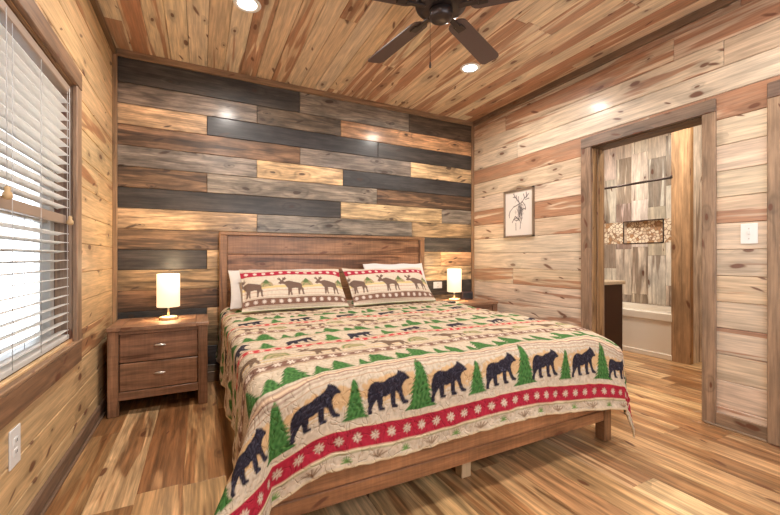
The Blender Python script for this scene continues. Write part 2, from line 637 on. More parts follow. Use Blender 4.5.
rows_back = [
    [(300, CH), (409, GR), (480, DB)],
    [(257, GR), (341, GD), (480, OP)],
    [(207, PN), (378, CB), (480, CH)],
    [(300, BR), (411, GR), (480, PN)],
    [(257, GR), (343, PN), (480, CB)],
    [(207, BR), (377, GR), (480, BR)],
    [(341, CH), (442, PN), (480, GR)],
    [(257, PN), (412, GR), (480, TN)],
    [(240, BR), (420, GD), (480, CH)],
    [(207, CH), (300, PN), (441, TN), (480, OP)],
    [(235, TN), (340, BR), (480, PN)],
    [(235, BR), (340, GR), (480, CH)],
    [(207, CB), (300, PN), (480, TN)],
    [(180, GR), (300, TN), (480, PN)],
    [(235, CB), (340, BR), (480, GR)],
    [(200, GR), (300, GD), (480, TN)],
    [(257, BR), (480, GD)],
]
mb = MB()
rects = []
z1 = H
zb = 2.62
for r, row in enumerate(rows_back):
    za = zb - PITCH
    u0 = 0.0
    for (ue, c) in row:
        x1 = min(W, ux(ue)) if ue < 480 else W
        dark = sum(c) < 0.3
        brn = c in (BR, TN)
        rects.append((u0, x1, max(za, 0.0), H if r == 0 else zb, (jit(c, 0.08), (0.62 if c == BR else (0.45 if brn else (0.15 if dark else 0.22)), 0.55 if not dark else 0.35, random.random()), roff())))
        u0 = x1
    zb = za
    if zb <= 0:
        break
Pb = lambda u, v, n: (u, TH - n, v)
solid_wall(mb, Pb, -0.2, BX + 0.2, 0, H, 0.12, [])
boards(mb, rects, Pb, TH)
mb.build('wall_back', [M['reclaimed'], M['groove']], structure=True)


def plank_rows(u0, u1, v0, v1, pitch, vstart, fn, lmin=1.4, lmax=3.0):
    out = []
    v = vstart
    r = 0
    while v > v0:
        a, b_ = max(v - pitch, v0), min(v, v1)
        if b_ > a:
            u = u0
            first = True
            while u < u1:
                L = random.uniform(lmin, lmax)
                if first:
                    L *= random.uniform(0.5, 1.0)
                    first = False
                e = min(u1, u + L)
                if u1 - e < 0.35:
                    e = u1
                out.append((u, e, a, b_, fn(r, u, e)))
                u = e
        v -= pitch
        r += 1
    return out


# left wall (u = y)
Pl = lambda u, v, n: (-TH + n, u, v)
mb = MB()
solid_wall(mb, Pl, YF - 0.12, 0.12, 0, H, 0.12, [(WY0, WY1, WZ0, WZ1)])
rl = plank_rows(YF, 0.0, 0, H, PITCH, 0.16 + 16 * PITCH, lambda r, a, b_: pine_payload(random.choice([0.05, 0.15, 0.3, 0.5]), (0.80, 0.55, 0.29), 0.55), 2.0, 3.9)
boards(mb, subtract(rl, [(WY0, WY1, WZ0, WZ1)]), Pl, TH)
mb.build('wall_left', [M['pine'], M['groove']], structure=True)

# right wall (u = y)
heart_right = {0: 0.75, 1: 0.72, 2: 0.45, 3: 0.3, 4: 0.85, 5: 0.15, 6: 0.25, 7: 0.85, 8: 0.55, 9: 0.2, 10: 0.2, 11: 0.6, 12: 0.5, 13: 0.4, 14: 0.45}


def right_fn(r, a, b_):
    t = random.choice(PINE[:2] + PINE[3:])
    hh = heart_right.get(r, 0.4)
    if b_ <= DY0 - 0.02:
        hh = [0.8, 0.5, 0.3, 0.8, 0.62, 0.5, 0.7, 0.35, 0.3, 0.45, 0.6, 0.7, 0.5, 0.65, 0.7, 0.6, 0.5][min(r, 16)]
    return pine_payload(hh + random.uniform(-.08, .08), t, 0.42)


Pr = lambda u, v, n: (W + TH - n, u, v)
mb = MB()
D2 = (-3.55, -2.735, -0.01, 1.985)
solid_wall(mb, Pr, YF - 0.12, 0.12, 0, H, RX - W - TH - TH, [(DY0, DY1, -0.01, DZ), D2])
rr = plank_rows(YF, 0.0, 0, H, PITCH, 2.11 + 4 * PITCH, right_fn, 1.6, 3.4)
rr2 = []
for (a, b_, c, d, p) in rr:       # boards end behind the door casings below header height
    rr2.append((a, b_, c, d, p))
boards(mb, subtract(rr2, [(DY0, DY1, -0.01, DZ), D2]), Pr, TH)
Prb = lambda u, v, n: (RX - TH + n, u, v)
boards(mb, subtract(plank_rows(YF, 0.0, 0, H, PITCH, 2.11 + 4 * PITCH, right_fn), [(DY0, DY1, -0.01, DZ), D2]), lambda u, v, n: (RX - TH + n, u, v), TH)
mb.build('wall_right', [M['pine'], M['groove']], structure=True)

# wall behind the camera
mb = MB()
Pf = lambda u, v, n: (u, YF - TH + n, v)
FW = (0.90, 3.00, 0.80, 2.10)  # opening of the added fill window
solid_wall(mb, Pf, -0.2, BX + 0.2, 0, H, 0.12, [FW])
boards(mb, subtract(plank_rows(0, W, 0, H, PITCH, H, lambda r, a, b_: pine_payload()), [FW]), Pf, TH)
mb.build('wall_front', [M['pine'], M['groove']], structure=True)

# ceiling: boards run along y (u = y, v = x)
mb = MB()
Pc = lambda u, v, n: (v, u, H + TH - n)
solid_wall(mb, Pc, YF - 0.14, 0.14, -0.14, BX + 0.2, 0.1, [])
cz = []
v = 0.0
r = 0
while v < W:
    w_ = 0.132
    e = min(W, v + w_)
    u = YF
    u -= random.uniform(0, 1.5)
    while u < 0:
        e2 = u + random.uniform(2.2, 3.6)
        cz.append((max(u, YF), min(e2, 0.0), v, e, pine_payload(random.choice([0.15, 0.35, 0.55, 0.65, 0.78, 0.9]), random.choice([(0.84, 0.66, 0.45), (0.80, 0.60, 0.40), (0.87, 0.72, 0.52)]), 0.45)))
        u = e2
    v = e
boards(mb, cz, Pc, TH)
mb.face([(RX, YF, H), (RX, 0, H), (BX + .1, 0, H), (BX + .1, YF, H)], tint=(.8, .7, .55), mi=2)
mb.build('ceiling', [M['pine'], M['groove'], M['white']], structure=True)

# floor: planks along y through both rooms
mb = MB()
FLT = [(0.68, 0.42, 0.205), (0.62, 0.365, 0.17), (0.75, 0.495, 0.26), (0.55, 0.31, 0.14), (0.68, 0.405, 0.19)]
fr = []
v = -0.02
while v < BX:
    # each printed plank carries narrower strips of its own tone
    e = v + 0.185
    u = YF - random.uniform(0, 1.2)
    while u < 0:
        e2 = u + 1.22
        t = random.choice(FLT)
        fr.append((max(u, YF), min(e2, 0.0), v, e, (jit(t, 0.07), (random.choice([0.35, 0.55, 0.7, 0.85]), 0.22, random.random()), roff())))
        u = e2
    v = e
boards(mb, fr, lambda u, v, n: (v, u, -0.012 + n), 0.012, 0.0009, 0.0002)
solid_wall(mb, lambda u, v, n: (v, u, n - 0.012), YF - 0.14, 0.14, -0.14, BX + 0.2, 0.1, [])
mb.build('floor', [M['floorwood'], M['groove']], structure=True)

# trims and baseboards
CT = (0.27, 0.165, 0.095)
CTL = (0.36, 0.235, 0.15)


def trim(name, boxes, tint=CT, mat='casing'):
    m_ = MB()
    for bx in boxes:
        m_.box(*bx, tint=jit(tint, 0.06), aux=(0.35, 0.25, random.random()), bev=0.003)
    return m_.build(name, M[mat], structure=True)


trim('trim_1', [(0.0, W, -0.03, 0.0, H - 0.05, H - 0.001)], (0.34, 0.20, 0.11))            # ceiling, back
trim('trim_2', [(0.0, 0.028, YF, 0.0, H - 0.05, H - 0.001)], (0.22, 0.13, 0.07))            # ceiling, left
trim('trim_3', [(W - 0.028, W, YF, 0.0, H - 0.055, H - 0.001)], (0.20, 0.125, 0.08))        # ceiling, right
trim('trim_4', [(0.0, 0.03, -0.03, 0.0, 0.0, H - 0.05)], (0.34, 0.20, 0.11))                 # corner left
trim('trim_5', [(W - 0.03, W, -0.03, 0.0, 0.0, H - 0.05)], (0.34, 0.20, 0.11))               # corner right
trim('baseboard_left', [(0.0, 0.018, YF, -0.03, 0.0, 0.088), (0.018, 0.03, YF, -0.03, 0.0, 0.016)], (0.24, 0.155, 0.10))
trim('baseboard_back', [(0.03, W - 0.03, -0.018, 0.0, 0.0, 0.088)], (0.24, 0.155, 0.10))
trim('baseboard_right', [(W - 0.018, W, DY1 + 0.09, -0.03, 0.0, 0.088),
                         (W - 0.018, W, -2.643, DY0 - 0.063, 0.0, 0.088),
                         (W - 0.032, W - 0.018, -2.643, DY0 - 0.002, 0.0, 0.014)], CTL)

# ------------------------------------------------------------------ doorway to the bathroom
d1 = thing('door_1', None, None, (W, (DY0 + DY1) / 2, 0), structure=True)
IDM = lambda o: Matrix.Translation(-Vector(o.location))


def wpart(name, parent, mat, build):
    """build a part in world coordinates and parent it to an Empty"""
    m_ = MB()
    build(m_)
    L = parent.location
    m_.v = [(p[0] - L[0], p[1] - L[1], p[2] - L[2]) for p in m_.v]
    return m_.build(name, mat, parent)


cas = lambda m_, *b, t=CTL, h=0.4: m_.box(*b, tint=jit(t, 0.05), aux=(h, 0.4, random.random()), bev=0.004)
wpart('side_casing', d1, M['casing'], lambda m_: cas(m_, W - 0.022, W, DY1 - 0.008, DY1 + 0.082, 0.0, DZ - 0.0))
wpart('side_casing', d1, M['casing'], lambda m_: cas(m_, W - 0.022, W, DY0 - 0.063, DY0 + 0.011, 0.0, DZ - 0.0))
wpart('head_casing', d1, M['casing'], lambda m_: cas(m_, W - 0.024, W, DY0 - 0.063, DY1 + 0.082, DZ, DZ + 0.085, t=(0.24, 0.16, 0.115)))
wpart('side_jamb', d1, M['casing'], lambda m_: (cas(m_, W, RX, DY1 - 0.012, DY1, 0, DZ, t=(0.42, 0.25, 0.12)), cas(m_, W + 0.05, W + 0.085, DY1 - 0.026, DY1 - 0.012, 0, DZ, t=(0.3, 0.17, 0.08))))
wpart('side_jamb', d1, M['casing'], lambda m_: (cas(m_, W, RX, DY0, DY0 + 0.012, 0, DZ, t=(0.42, 0.25, 0.12)), cas(m_, W + 0.07, W + 0.105, DY0 + 0.012, DY0 + 0.020, 0, DZ, t=(0.3, 0.17, 0.08))))
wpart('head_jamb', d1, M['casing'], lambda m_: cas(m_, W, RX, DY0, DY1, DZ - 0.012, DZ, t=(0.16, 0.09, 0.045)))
wpart('back_casing', d1, M['casing'], lambda m_: (cas(m_, RX, RX + 0.02, DY1 - 0.008, DY1 + 0.082, 0, DZ), cas(m_, RX, RX + 0.02, DY0 - 0.082, DY0 + 0.008, 0, DZ), cas(m_, RX, RX + 0.02, DY0 - 0.082, DY1 + 0.082, DZ, DZ + 0.09)))

# second door beside it (closed, only its casing edge is in the picture)
d2 = thing('door_2', None, None, (W, -3.15, 0), structure=True)
wpart('side_casing', d2, M['casing'], lambda m_: cas(m_, W - 0.028, W, -2.743, -2.643, 0, 1.985))
wpart('side_casing', d2, M['casing'], lambda m_: cas(m_, W - 0.028, W, -3.64, -3.54, 0, 1.985))
wpart('head_casing', d2, M['casing'], lambda m_: cas(m_, W - 0.030, W, -3.64, -2.643, 1.985, 2.075, t=(0.24, 0.16, 0.115)))
wpart('door_slab', d2, M['pine'], lambda m_: [m_.box(W + 0.03, W + 0.07, -2.737 - 0.16 * (k + 1), -2.737 - 0.16 * k, 0.01, 1.98, tint=PINE[k], bev=0.003) for k in range(5)])
dk = wpart('door_knob', d2, M['bronze'], lambda m_: m_.lathe([(0.028, 0), (0.028, 0.006), (0.010, 0.012), (0.010, 0.035), (0.026, 0.045), (0.028, 0.06), (0.018, 0.072), (0.0, 0.074)], 20, (W + 0.03, -3.46, 0.95), axis=0, mat=Matrix.Translation((W + 0.03, 0, 0)) @ Matrix.Scale(-1, 4, (1, 0, 0)) @ Matrix.Translation((-W - 0.03, 0, 0))))

# ------------------------------------------------------------------ window in the left wall
w1 = thing('window_1', None, None, (0, (WY0 + WY1) / 2, WZ0), structure=True)
wpart('side_casing', w1, M['casing'], lambda m_: cas(m_, 0, 0.022, WY1 - 0.005, WY1 + 0.08, WZ0 - 0.015, WZ1 + 0.0))
wpart('side_casing', w1, M['casing'], lambda m_: cas(m_, 0, 0.022, WY0 - 0.08, WY0 + 0.005, WZ0 - 0.015, WZ1 + 0.0))
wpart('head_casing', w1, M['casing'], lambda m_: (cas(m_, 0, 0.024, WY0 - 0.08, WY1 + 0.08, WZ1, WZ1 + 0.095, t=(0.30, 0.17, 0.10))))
wpart('window_stool', w1, M['casing'], lambda m_: cas(m_, -0.07, 0.026, WY0 - 0.08, WY1 + 0.08, WZ0 - 0.030, WZ0 - 0.012, t=(0.36, 0.21, 0.12)))
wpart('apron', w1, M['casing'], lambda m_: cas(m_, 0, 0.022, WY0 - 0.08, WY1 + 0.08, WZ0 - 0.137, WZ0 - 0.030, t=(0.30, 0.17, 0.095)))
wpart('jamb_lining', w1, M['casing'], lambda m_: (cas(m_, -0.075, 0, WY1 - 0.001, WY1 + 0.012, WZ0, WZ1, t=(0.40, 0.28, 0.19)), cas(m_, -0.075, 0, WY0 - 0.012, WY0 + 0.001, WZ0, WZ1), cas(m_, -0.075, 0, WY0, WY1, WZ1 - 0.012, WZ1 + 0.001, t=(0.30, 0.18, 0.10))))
XG = -0.115
wf = wpart('window_frame', w1, M['vinyl'], lambda m_: (
    m_.box(XG - 0.03, XG + 0.04, WY1 - 0.055, WY1, WZ0, WZ1, bev=0.004),
    m_.box(XG - 0.03, XG + 0.04, WY0, WY0 + 0.055, WZ0, WZ1, bev=0.004),
    m_.box(XG - 0.03, XG + 0.04, WY0, WY1, WZ1 - 0.055, WZ1, bev=0.004),
    m_.box(XG - 0.03, XG + 0.04, WY0, WY1, WZ0 - 0.016, WZ0 + 0.035, bev=0.004),
    m_.box(XG - 0.03, XG + 0.03, (WY0 + WY1) / 2 - 0.04, (WY0 + WY1) / 2 + 0.04, WZ0, WZ1, bev=0.004)))
wpart('meeting_rail', w1, M['vinyl'], lambda m_: m_.box(XG - 0.02, XG + 0.03, WY0 + 0.05, WY1 - 0.05, 1.245, 1.30, bev=0.004))
wpart('pane', w1, M['glass'], lambda m_: m_.box(XG - 0.004, XG, WY0 + 0.05, WY1 - 0.05, WZ0 + 0.03, WZ1 - 0.05, bev=0))

w2 = thing('added_fill_window', None, None, (1.95, YF, FW[2]), structure=True)  # invented window behind the camera, added for soft frontal fill
wpart('casing', w2, M['casing'], lambda m_: (cas(m_, FW[0] - 0.09, FW[0], YF, YF + 0.022, FW[2] - 0.09, FW[3] + 0.09), cas(m_, FW[1], FW[1] + 0.09, YF, YF + 0.022, FW[2] - 0.09, FW[3] + 0.09),
                                             cas(m_, FW[0], FW[1], YF, YF + 0.022, FW[2] - 0.09, FW[2]), cas(m_, FW[0], FW[1], YF, YF + 0.022, FW[3], FW[3] + 0.09)))
wpart('window_frame', w2, M['vinyl'], lambda m_: [m_.box(a, b_, YF - 0.12, YF - 0.06, c, d, bev=0.003) for a, b_, c, d in
      ((FW[0], FW[0] + 0.05, FW[2], FW[3]), (FW[1] - 0.05, FW[1], FW[2], FW[3]), (FW[0], FW[1], FW[2], FW[2] + 0.05), (FW[0], FW[1], FW[3] - 0.05, FW[3]), (1.925, 1.975, FW[2], FW[3]))])

# horizontal blind hanging in the window
bl = thing('window_blind', 'white horizontal slatted blind with cords hanging in the wood-cased window', 'blind', (-0.035, (WY0 + WY1) / 2, WZ1 - 0.03))
XB = -0.036
BY0, BY1 = WY0 + 0.012, WY1 - 0.012
wpart('headrail', bl, M['railtaupe'], lambda m_: (m_.box(XB - 0.026, XB + 0.030, BY0, BY1, WZ1 - 0.060, WZ1 - 0.016, bev=0.004)))


def slats(m_):
    z = WZ0 + 0.050
    k = 0
    while z < WZ1 - 0.075:
        t = math.radians(-10)
        if z < 1.20 or z > 1.31:
            hw = 0.024
            n = 5
            prev = None
            pts = []
            for i in range(n + 1):
                s_ = -1 + 2 * i / n
                cr = 0.003 * (1 - s_ * s_)
                pts.append((XB + s_ * hw * math.cos(t), z - s_ * hw * math.sin(t) + cr))
            for i in range(n):
                (xa, za), (xb, zb_) = pts[i], pts[i + 1]
                e = 0.0024
                m_.face([(xa, BY0, za), (xb, BY0, zb_), (xb, BY1, zb_), (xa, BY1, za)], smooth=True)
                m_.face([(xa, BY1, za - e), (xb, BY1, zb_ - e), (xb, BY0, zb_ - e), (xa, BY0, za - e)], smooth=True)
            for (xa, za) in (pts[0], pts[-1]):
                m_.face([(xa, BY0, za), (xa, BY1, za), (xa, BY1, za - 0.0024), (xa, BY0, za - 0.0024)])
        z += 0.0460
        k += 1


wpart('slats', bl, M['slat'], slats)
mr = wpart('middle_rail', bl, M['railtaupe'], lambda m_: (m_.box(XB - 0.012, XB + 0.014, BY0, BY1, 1.245, 1.292, bev=0.005, seg=2)))
mr['label'] = 'taupe wooden rail across the middle'
wpart('bottom_rail', bl, M['slat'], lambda m_: m_.box(XB - 0.024, XB + 0.026, BY0, BY1, WZ0 + 0.006, WZ0 + 0.030, bev=0.005, seg=2))
for yy in (-1.09, -1.45, -1.73, -2.1, -2.5, -2.8):
    wpart('ladder_cord', bl, M['cord'], lambda m_: (m_.tube([(XB + 0.027, yy, WZ0 + 0.02), (XB + 0.027, yy, WZ1 - 0.03)], 0.0012, 6),
                                                     m_.tube([(XB - 0.027, yy, WZ0 + 0.02), (XB - 0.027, yy, WZ1 - 0.03)], 0.0012, 6)))
for yy, zt in ((-1.80, 1.300), (-1.085, 1.265)):
    lc = wpart('pull_cord', bl, M['cord'], lambda m_: m_.tube([(XB + 0.036, yy, zt), (XB + 0.034, yy, WZ1 - 0.04)], 0.0016, 6))
    L = bl.location
    m_ = MB()
    m_.lathe([(0.004, 0.034), (0.010, 0.028), (0.008, 0.016), (0.014, 0.008), (0.015, -0.006), (0.008, -0.014)], 14, (XB + 0.037 - L[0], yy - L[1], zt - 0.012 - L[2]))
    tt = m_.build('tassel', M['tassel'], lc)
    tt['label'] = 'turned tan wooden cord knob'

# outlet on the left wall
# ------------------------------------------------------------------ small wall fittings


def plate(name, label, cat, loc, rotz, w_, h_, kind):
    t = thing(name, label, cat, loc, rotz)
    m_ = MB()
    m_.box(-w_ / 2, w_ / 2, -0.006, 0, -h_ / 2, h_ / 2, bev=0.003, seg=2)
    m_.build('cover_plate', M['white'], t)
    if kind == 'outlet':
        for dz in (0.02, -0.02):
            m_ = MB()
            m_.box(-0.017, 0.017, -0.0085, -0.005, dz - 0.014, dz + 0.014, bev=0.003, seg=2)
            for dx in (-0.006, 0.006):
                m_.box(dx - 0.0012, dx + 0.0012, -0.0092, -0.008, dz - 0.003, dz + 0.007, bev=0, mi=1)
            m_.build('socket', [M['white'], M['black']], t)
    else:
        m_ = MB()
        m_.box(-0.005, 0.005, -0.018, -0.005, -0.004, 0.016, bev=0.002)
        m_.build('toggle', M['white'], t)
        for dz in (0.03, -0.03):
            m_ = MB()
            m_.lathe([(0.0, 0.009), (0.003, 0.008), (0.003, 0.005)], 10, (0, 0, dz), axis=1, mat=Matrix.Scale(-1, 4, (0, 1, 0)))
            m_.build('screw', M['steel'], t)
    return t


plate('wall_outlet', 'white electrical outlet low on the pine wall under the window', 'outlet', (0.0, -1.748, 0.380), PI / 2, 0.088, 0.140, 'outlet')
plate('light_switch', 'white toggle light switch on pine boards beside the doorway', 'light switch', (W, -2.556, 1.213), -PI / 2, 0.080, 0.122, 'switch')
plate('wall_outlet', 'pale outlet plate on the stained boards behind the lamp beyond the bed', 'outlet', (3.037, 0.0, 0.754), 0.0, 0.118, 0.075, 'outlet')

# ------------------------------------------------------------------ recessed lights
can0 = None
can_labels = ['round recessed ceiling light, lit, nearest the window', 'round recessed ceiling light, lit, behind the fan blade tip',
              'added recessed fill light over the near window side, out of view', 'added recessed fill light over the near doorway side, out of view']
for i, (x, y) in enumerate(CAN_XY):
    if i == 0:
        can0 = thing('recessed_light', can_labels[0], 'ceiling light', (x, y, H))
        m_ = MB()
        m_.lathe([(0.058, -0.001), (0.062, -0.006), (0.082, -0.006), (0.086, -0.001)], 40, caps=False)
        m_.lathe([(0.086, -0.001), (0.058, -0.001)], 40, caps=False)
        m_.build('trim_ring', M['white'], can0)
        m_ = MB()
        m_.lathe([(0.0, -0.004), (0.045, -0.0035), (0.060, -0.0015)], 32, caps=False)
        m_.build('lens', M['canlens'], can0)
    else:
        dup(can0, (x, y, H), label=can_labels[i])
    area('recessed_lamp', (x, y, H - 0.02), (0, 0, 0), 0.13, CAN_W[i], WARM, spread=math.radians(170))

# ------------------------------------------------------------------ ceiling fan
FX, FY, FZ = 1.775, -1.895, 2.438
ZSH = 0.016
fan = thing('ceiling_fan', 'dark bronze five-blade ceiling fan hanging over the bed', 'ceiling fan', (FX, FY, H))
m_ = MB()
m_.lathe([(0.0, -0.055), (0.035, -0.055), (0.055, -0.045), (0.068, -0.02), (0.072, 0.0)], 32)
m_.build('canopy', M['bronze'], fan)
m_ = MB()
m_.lathe([(0.014, -0.16), (0.014, -0.05)], 16)
m_.build('downrod', M['bronze'], fan)
m_ = MB()
m_.lathe([(0.05, -0.286), (0.10, -0.284), (0.135, -0.270), (0.142, -0.250), (0.142, -0.210), (0.13, -0.188), (0.085, -0.165), (0.035, -0.150), (0.0, -0.148)], 44)
m_.build('motor_housing', M['bronze'], fan)
m_ = MB()
m_.lathe([(0.0, -0.345), (0.02, -0.345), (0.045, -0.341), (0.060, -0.332), (0.064, -0.315), (0.064, -0.292), (0.05, -0.282)], 36)
m_.build('switch_housing', M['bronze'], fan)
m_ = MB()
m_.tube([(-0.050, 0.0, -0.318), (-0.068, 0.0, -0.322), (-0.070, 0.0, -0.34), (-0.070, 0.0, -0.585)], 0.0022, 6)
ch = m_.build('pull_chain', M['steelchain'], fan)
m_ = MB()
m_.lathe([(0.0, -0.605), (0.005, -0.602), (0.0065, -0.59), (0.004, -0.572), (0.0, -0.569)], 12, (-0.070, 0.0, -0.012))
m_.build('chain_fob', M['bronze'], ch)
blade_me = iron_me = None
for k in range(5):
    ang = math.radians(25.5 + 72 * k)
    bm = bmesh.new()
    outline = []
    for i in range(9):      # rounded inner end
        a = PI / 2 + PI * i / 8
        outline.append((0.195 + 0.045 * math.cos(a), 0.056 * math.sin(a)))
    outline += [(0.40, -0.060), (0.655, -0.066), (0.675, -0.060), (0.690, -0.045), (0.690, 0.045), (0.675, 0.060), (0.655, 0.066), (0.40, 0.060)]
    top = [bm.verts.new((x, y, 0.003)) for x, y in outline]
    bot = [bm.verts.new((x, y, -0.003)) for x, y in outline]
    bm.faces.new(top)
    bm.faces.new(list(reversed(bot)))
    for i in range(len(top)):
        j = (i + 1) % len(top)
        bm.faces.new((top[j], top[i], bot[i], bot[j]))
    bmesh.ops.recalc_face_normals(bm, faces=bm.faces[:])
    T = Matrix.Rotation(ang, 4, 'Z') @ Matrix.Translation((0, 0, FZ - H - 0.01)) @ Matrix.Rotation(math.radians(-11), 4, 'X')
    m_ = MB()
    m_.from_bm(bm, 0, mat=T)
    m_.build('blade', M['blade'], fan)
    m_ = MB()
    T2 = Matrix.Rotation(ang, 4, 'Z') @ Matrix.Translation((0, 0, FZ - H - 0.018)) @ Matrix.Rotation(math.radians(-11), 4, 'X')
    m_.box(0.09, 0.20, -0.016, 0.016, -0.006, 0.004, bev=0.003, mat=T2)
    m_.box(0.19, 0.25, -0.026, 0.026, -0.003, 0.004, bev=0.003, mat=T2)
    m_.build('blade_iron', M['bronze'], fan)

# ------------------------------------------------------------------ picture on the right wall
pic = thing('hanging_picture', 'small wood-framed ink sketch of an antlered animal hung on the pine wall', 'picture', (W, -0.737, 1.28), -PI / 2)
m_ = MB()
PW, PH = 0.405, 0.495
FT = (0.27, 0.19, 0.13)
for b in ((-PW / 2, -PW / 2 + 0.018, 0, PH), (PW / 2 - 0.018, PW / 2, 0, PH), (-PW / 2, PW / 2, 0, 0.018), (-PW / 2, PW / 2, PH - 0.018, PH)):
    m_.box(b[0], b[1], -0.024, -0.001, b[2], b[3], tint=FT, bev=0.002)
m_.build('frame', M['casing'], pic)
m_ = MB()
m_.tube([(-PW / 2 + 0.09, -0.012, PH - 0.002), (-0.0, -0.008, PH + 0.045), (PW / 2 - 0.09, -0.012, PH - 0.002)], 0.0022, 6)
m_.build('hanging_string', M['tassel'], pic)


def inpoly(X, Y, poly):
    inside = np.zeros(X.shape, bool)
    n = len(poly)
    for i in range(n):
        x1, y1 = poly[i]
        x2, y2 = poly[(i + 1) % n]
        if y1 == y2:
            continue
        c = ((y1 > Y) != (y2 > Y)) & (X < (x2 - x1) * (Y - y1) / (y2 - y1) + x1)
        inside ^= c
    return inside


def seg_dist(X, Y, a, b):
    ax, ay = a
    bx, by = b
    dx, dy = bx - ax, by - ay
    t = np.clip(((X - ax) * dx + (Y - ay) * dy) / (dx * dx + dy * dy + 1e-12), 0, 1)
    return np.hypot(X - ax - t * dx, Y - ay - t * dy)


class Raster:
    def __init__(s, w_, h_, res, base):
        s.res = res
        s.nx, s.ny = int(round(w_ / res)), int(round(h_ / res))
        x = (np.arange(s.nx) + .5) * res
        y = (np.arange(s.ny) + .5) * res
        s.X, s.Y = np.meshgrid(x, y)
        s.C = np.ones((s.ny, s.nx, 3)) * np.array(base)

    def sub(s, x0, x1, y0, y1):
        i0, i1 = max(0, int(x0 / s.res)), min(s.nx, int(x1 / s.res) + 1)
        j0, j1 = max(0, int(y0 / s.res)), min(s.ny, int(y1 / s.res) + 1)
        return slice(j0, j1), slice(i0, i1)

    def band(s, y0, y1, col, a=1.0):
        k = (s.Y >= y0) & (s.Y < y1)
        s.C[k] = s.C[k] * (1 - a) + np.array(col) * a

    def poly(s, pts, ox, oy, sx, sy, col, a=1.0, tex=None):
        P = [(ox + p[0] * sx, oy + p[1] * sy) for p in pts]
        xs = [p[0] for p in P]
        ys = [p[1] for p in P]
        sl = s.sub(min(xs), max(xs), min(ys), max(ys))
        if s.X[sl].size == 0:
            return
        k = inpoly(s.X[sl], s.Y[sl], P)
        c = s.C[sl]
        colv = np.array(col)
        if tex is not None:
            colv = tex[sl][k]
        c[k] = c[k] * (1 - a) + colv * a

    def line(s, a, b, wd, col, al=1.0):
        sl = s.sub(min(a[0], b[0]) - wd, max(a[0], b[0]) + wd, min(a[1], b[1]) - wd, max(a[1], b[1]) + wd)
        if s.X[sl].size == 0:
            return
        d = seg_dist(s.X[sl], s.Y[sl], a, b)
        k = d < wd
        c = s.C[sl]
        c[k] = c[k] * (1 - al) + np.array(col) * al

    def star(s, cx, cy, r, col, petals=8):
        sl = s.sub(cx - r, cx + r, cy - r, cy + r)
        if s.X[sl].size == 0:
            return
        dx, dy = s.X[sl] - cx, s.Y[sl] - cy
        rr_ = np.hypot(dx, dy)
        th_ = np.arctan2(dy, dx)
        k = (rr_ < r * (0.28 + 0.72 * np.abs(np.cos(petals / 2 * th_)) ** 1.3)) & (rr_ > r * 0.12)
        s.C[sl][k] = np.array(col)

    def down(s, f):
        ny, nx = s.ny // f * f, s.nx // f * f
        return s.C[:ny, :nx].reshape(ny // f, f, nx // f, f, 3).mean(axis=(1, 3))


def grid_mesh(name, pos, nx, ny, colors, mat, uv=None):
    """pos: (ny,nx,3), colors (ny,nx,3) per vertex"""
    me = bpy.data.meshes.new(name)
    idx = np.arange(nx * ny).reshape(ny, nx)
    q = np.stack([idx[:-1, :-1], idx[:-1, 1:], idx[1:, 1:], idx[1:, :-1]], axis=-1).reshape(-1, 4)
    me.vertices.add(nx * ny)
    me.vertices.foreach_set('co', pos.reshape(-1).astype(np.float32))
    me.loops.add(len(q) * 4)
    me.loops.foreach_set('vertex_index', q.ravel().astype(np.int32))
    me.polygons.add(len(q))
    me.polygons.foreach_set('loop_start', (np.arange(len(q)) * 4).astype(np.int32))
    me.polygons.foreach_set('loop_total', np.full(len(q), 4, np.int32))
    me.polygons.foreach_set('use_smooth', np.ones(len(q), bool))
    me.update(calc_edges=True)
    a = me.color_attributes.new('tint', 'FLOAT_COLOR', 'POINT')
    c4 = np.concatenate([colors.reshape(-1, 3), np.ones((nx * ny, 1))], axis=1).astype(np.float32)
    a.data.foreach_set('color', c4.ravel())
    if uv is not None:
        ul = me.uv_layers.new(name='UVMap')
        ul.data.foreach_set('uv', uv.reshape(-1, 2)[q.ravel()].astype(np.float32).ravel())
    me.materials.append(mat)
    me.validate()
    return me


# sketch: an antlered head and shoulders in loose ink strokes
R0 = Raster(PW - 0.036, PH - 0.036, 0.0015, (0.72, 0.66, 0.62))
INK = (0.09, 0.075, 0.08)
strokes = [
    [(0.07, 0.26), (0.12, 0.30), (0.17, 0.315), (0.21, 0.33)],
    [(0.21, 0.33), (0.235, 0.34), (0.265, 0.31), (0.28, 0.28), (0.275, 0.262), (0.255, 0.27), (0.235, 0.262)],
    [(0.235, 0.262), (0.225, 0.22), (0.23, 0.17), (0.21, 0.13), (0.205, 0.07)],
    [(0.07, 0.26), (0.055, 0.22), (0.06, 0.19)],
    [(0.20, 0.33), (0.165, 0.37), (0.13, 0.41), (0.12, 0.44)], [(0.165, 0.37), (0.15, 0.415)], [(0.185, 0.35), (0.185, 0.40)], [(0.14, 0.395), (0.11, 0.40)],
    [(0.235, 0.34), (0.265, 0.375), (0.29, 0.38), (0.315, 0.41)], [(0.265, 0.375), (0.25, 0.42)], [(0.29, 0.38), (0.285, 0.43)], [(0.28, 0.36), (0.32, 0.365)],
    [(0.19, 0.30), (0.175, 0.27), (0.19, 0.235), (0.20, 0.20), (0.19, 0.16)], [(0.21, 0.30), (0.205, 0.25), (0.22, 0.20)],
    [(0.12, 0.17), (0.16, 0.185), (0.19, 0.17), (0.155, 0.155), (0.12, 0.17)], [(0.15, 0.13), (0.15, 0.06)], [(0.10, 0.14), (0.14, 0.20), (0.20, 0.15)],
    [(0.225, 0.31), (0.24, 0.305)], [(0.20, 0.29), (0.23, 0.27), (0.21, 0.24)],
]
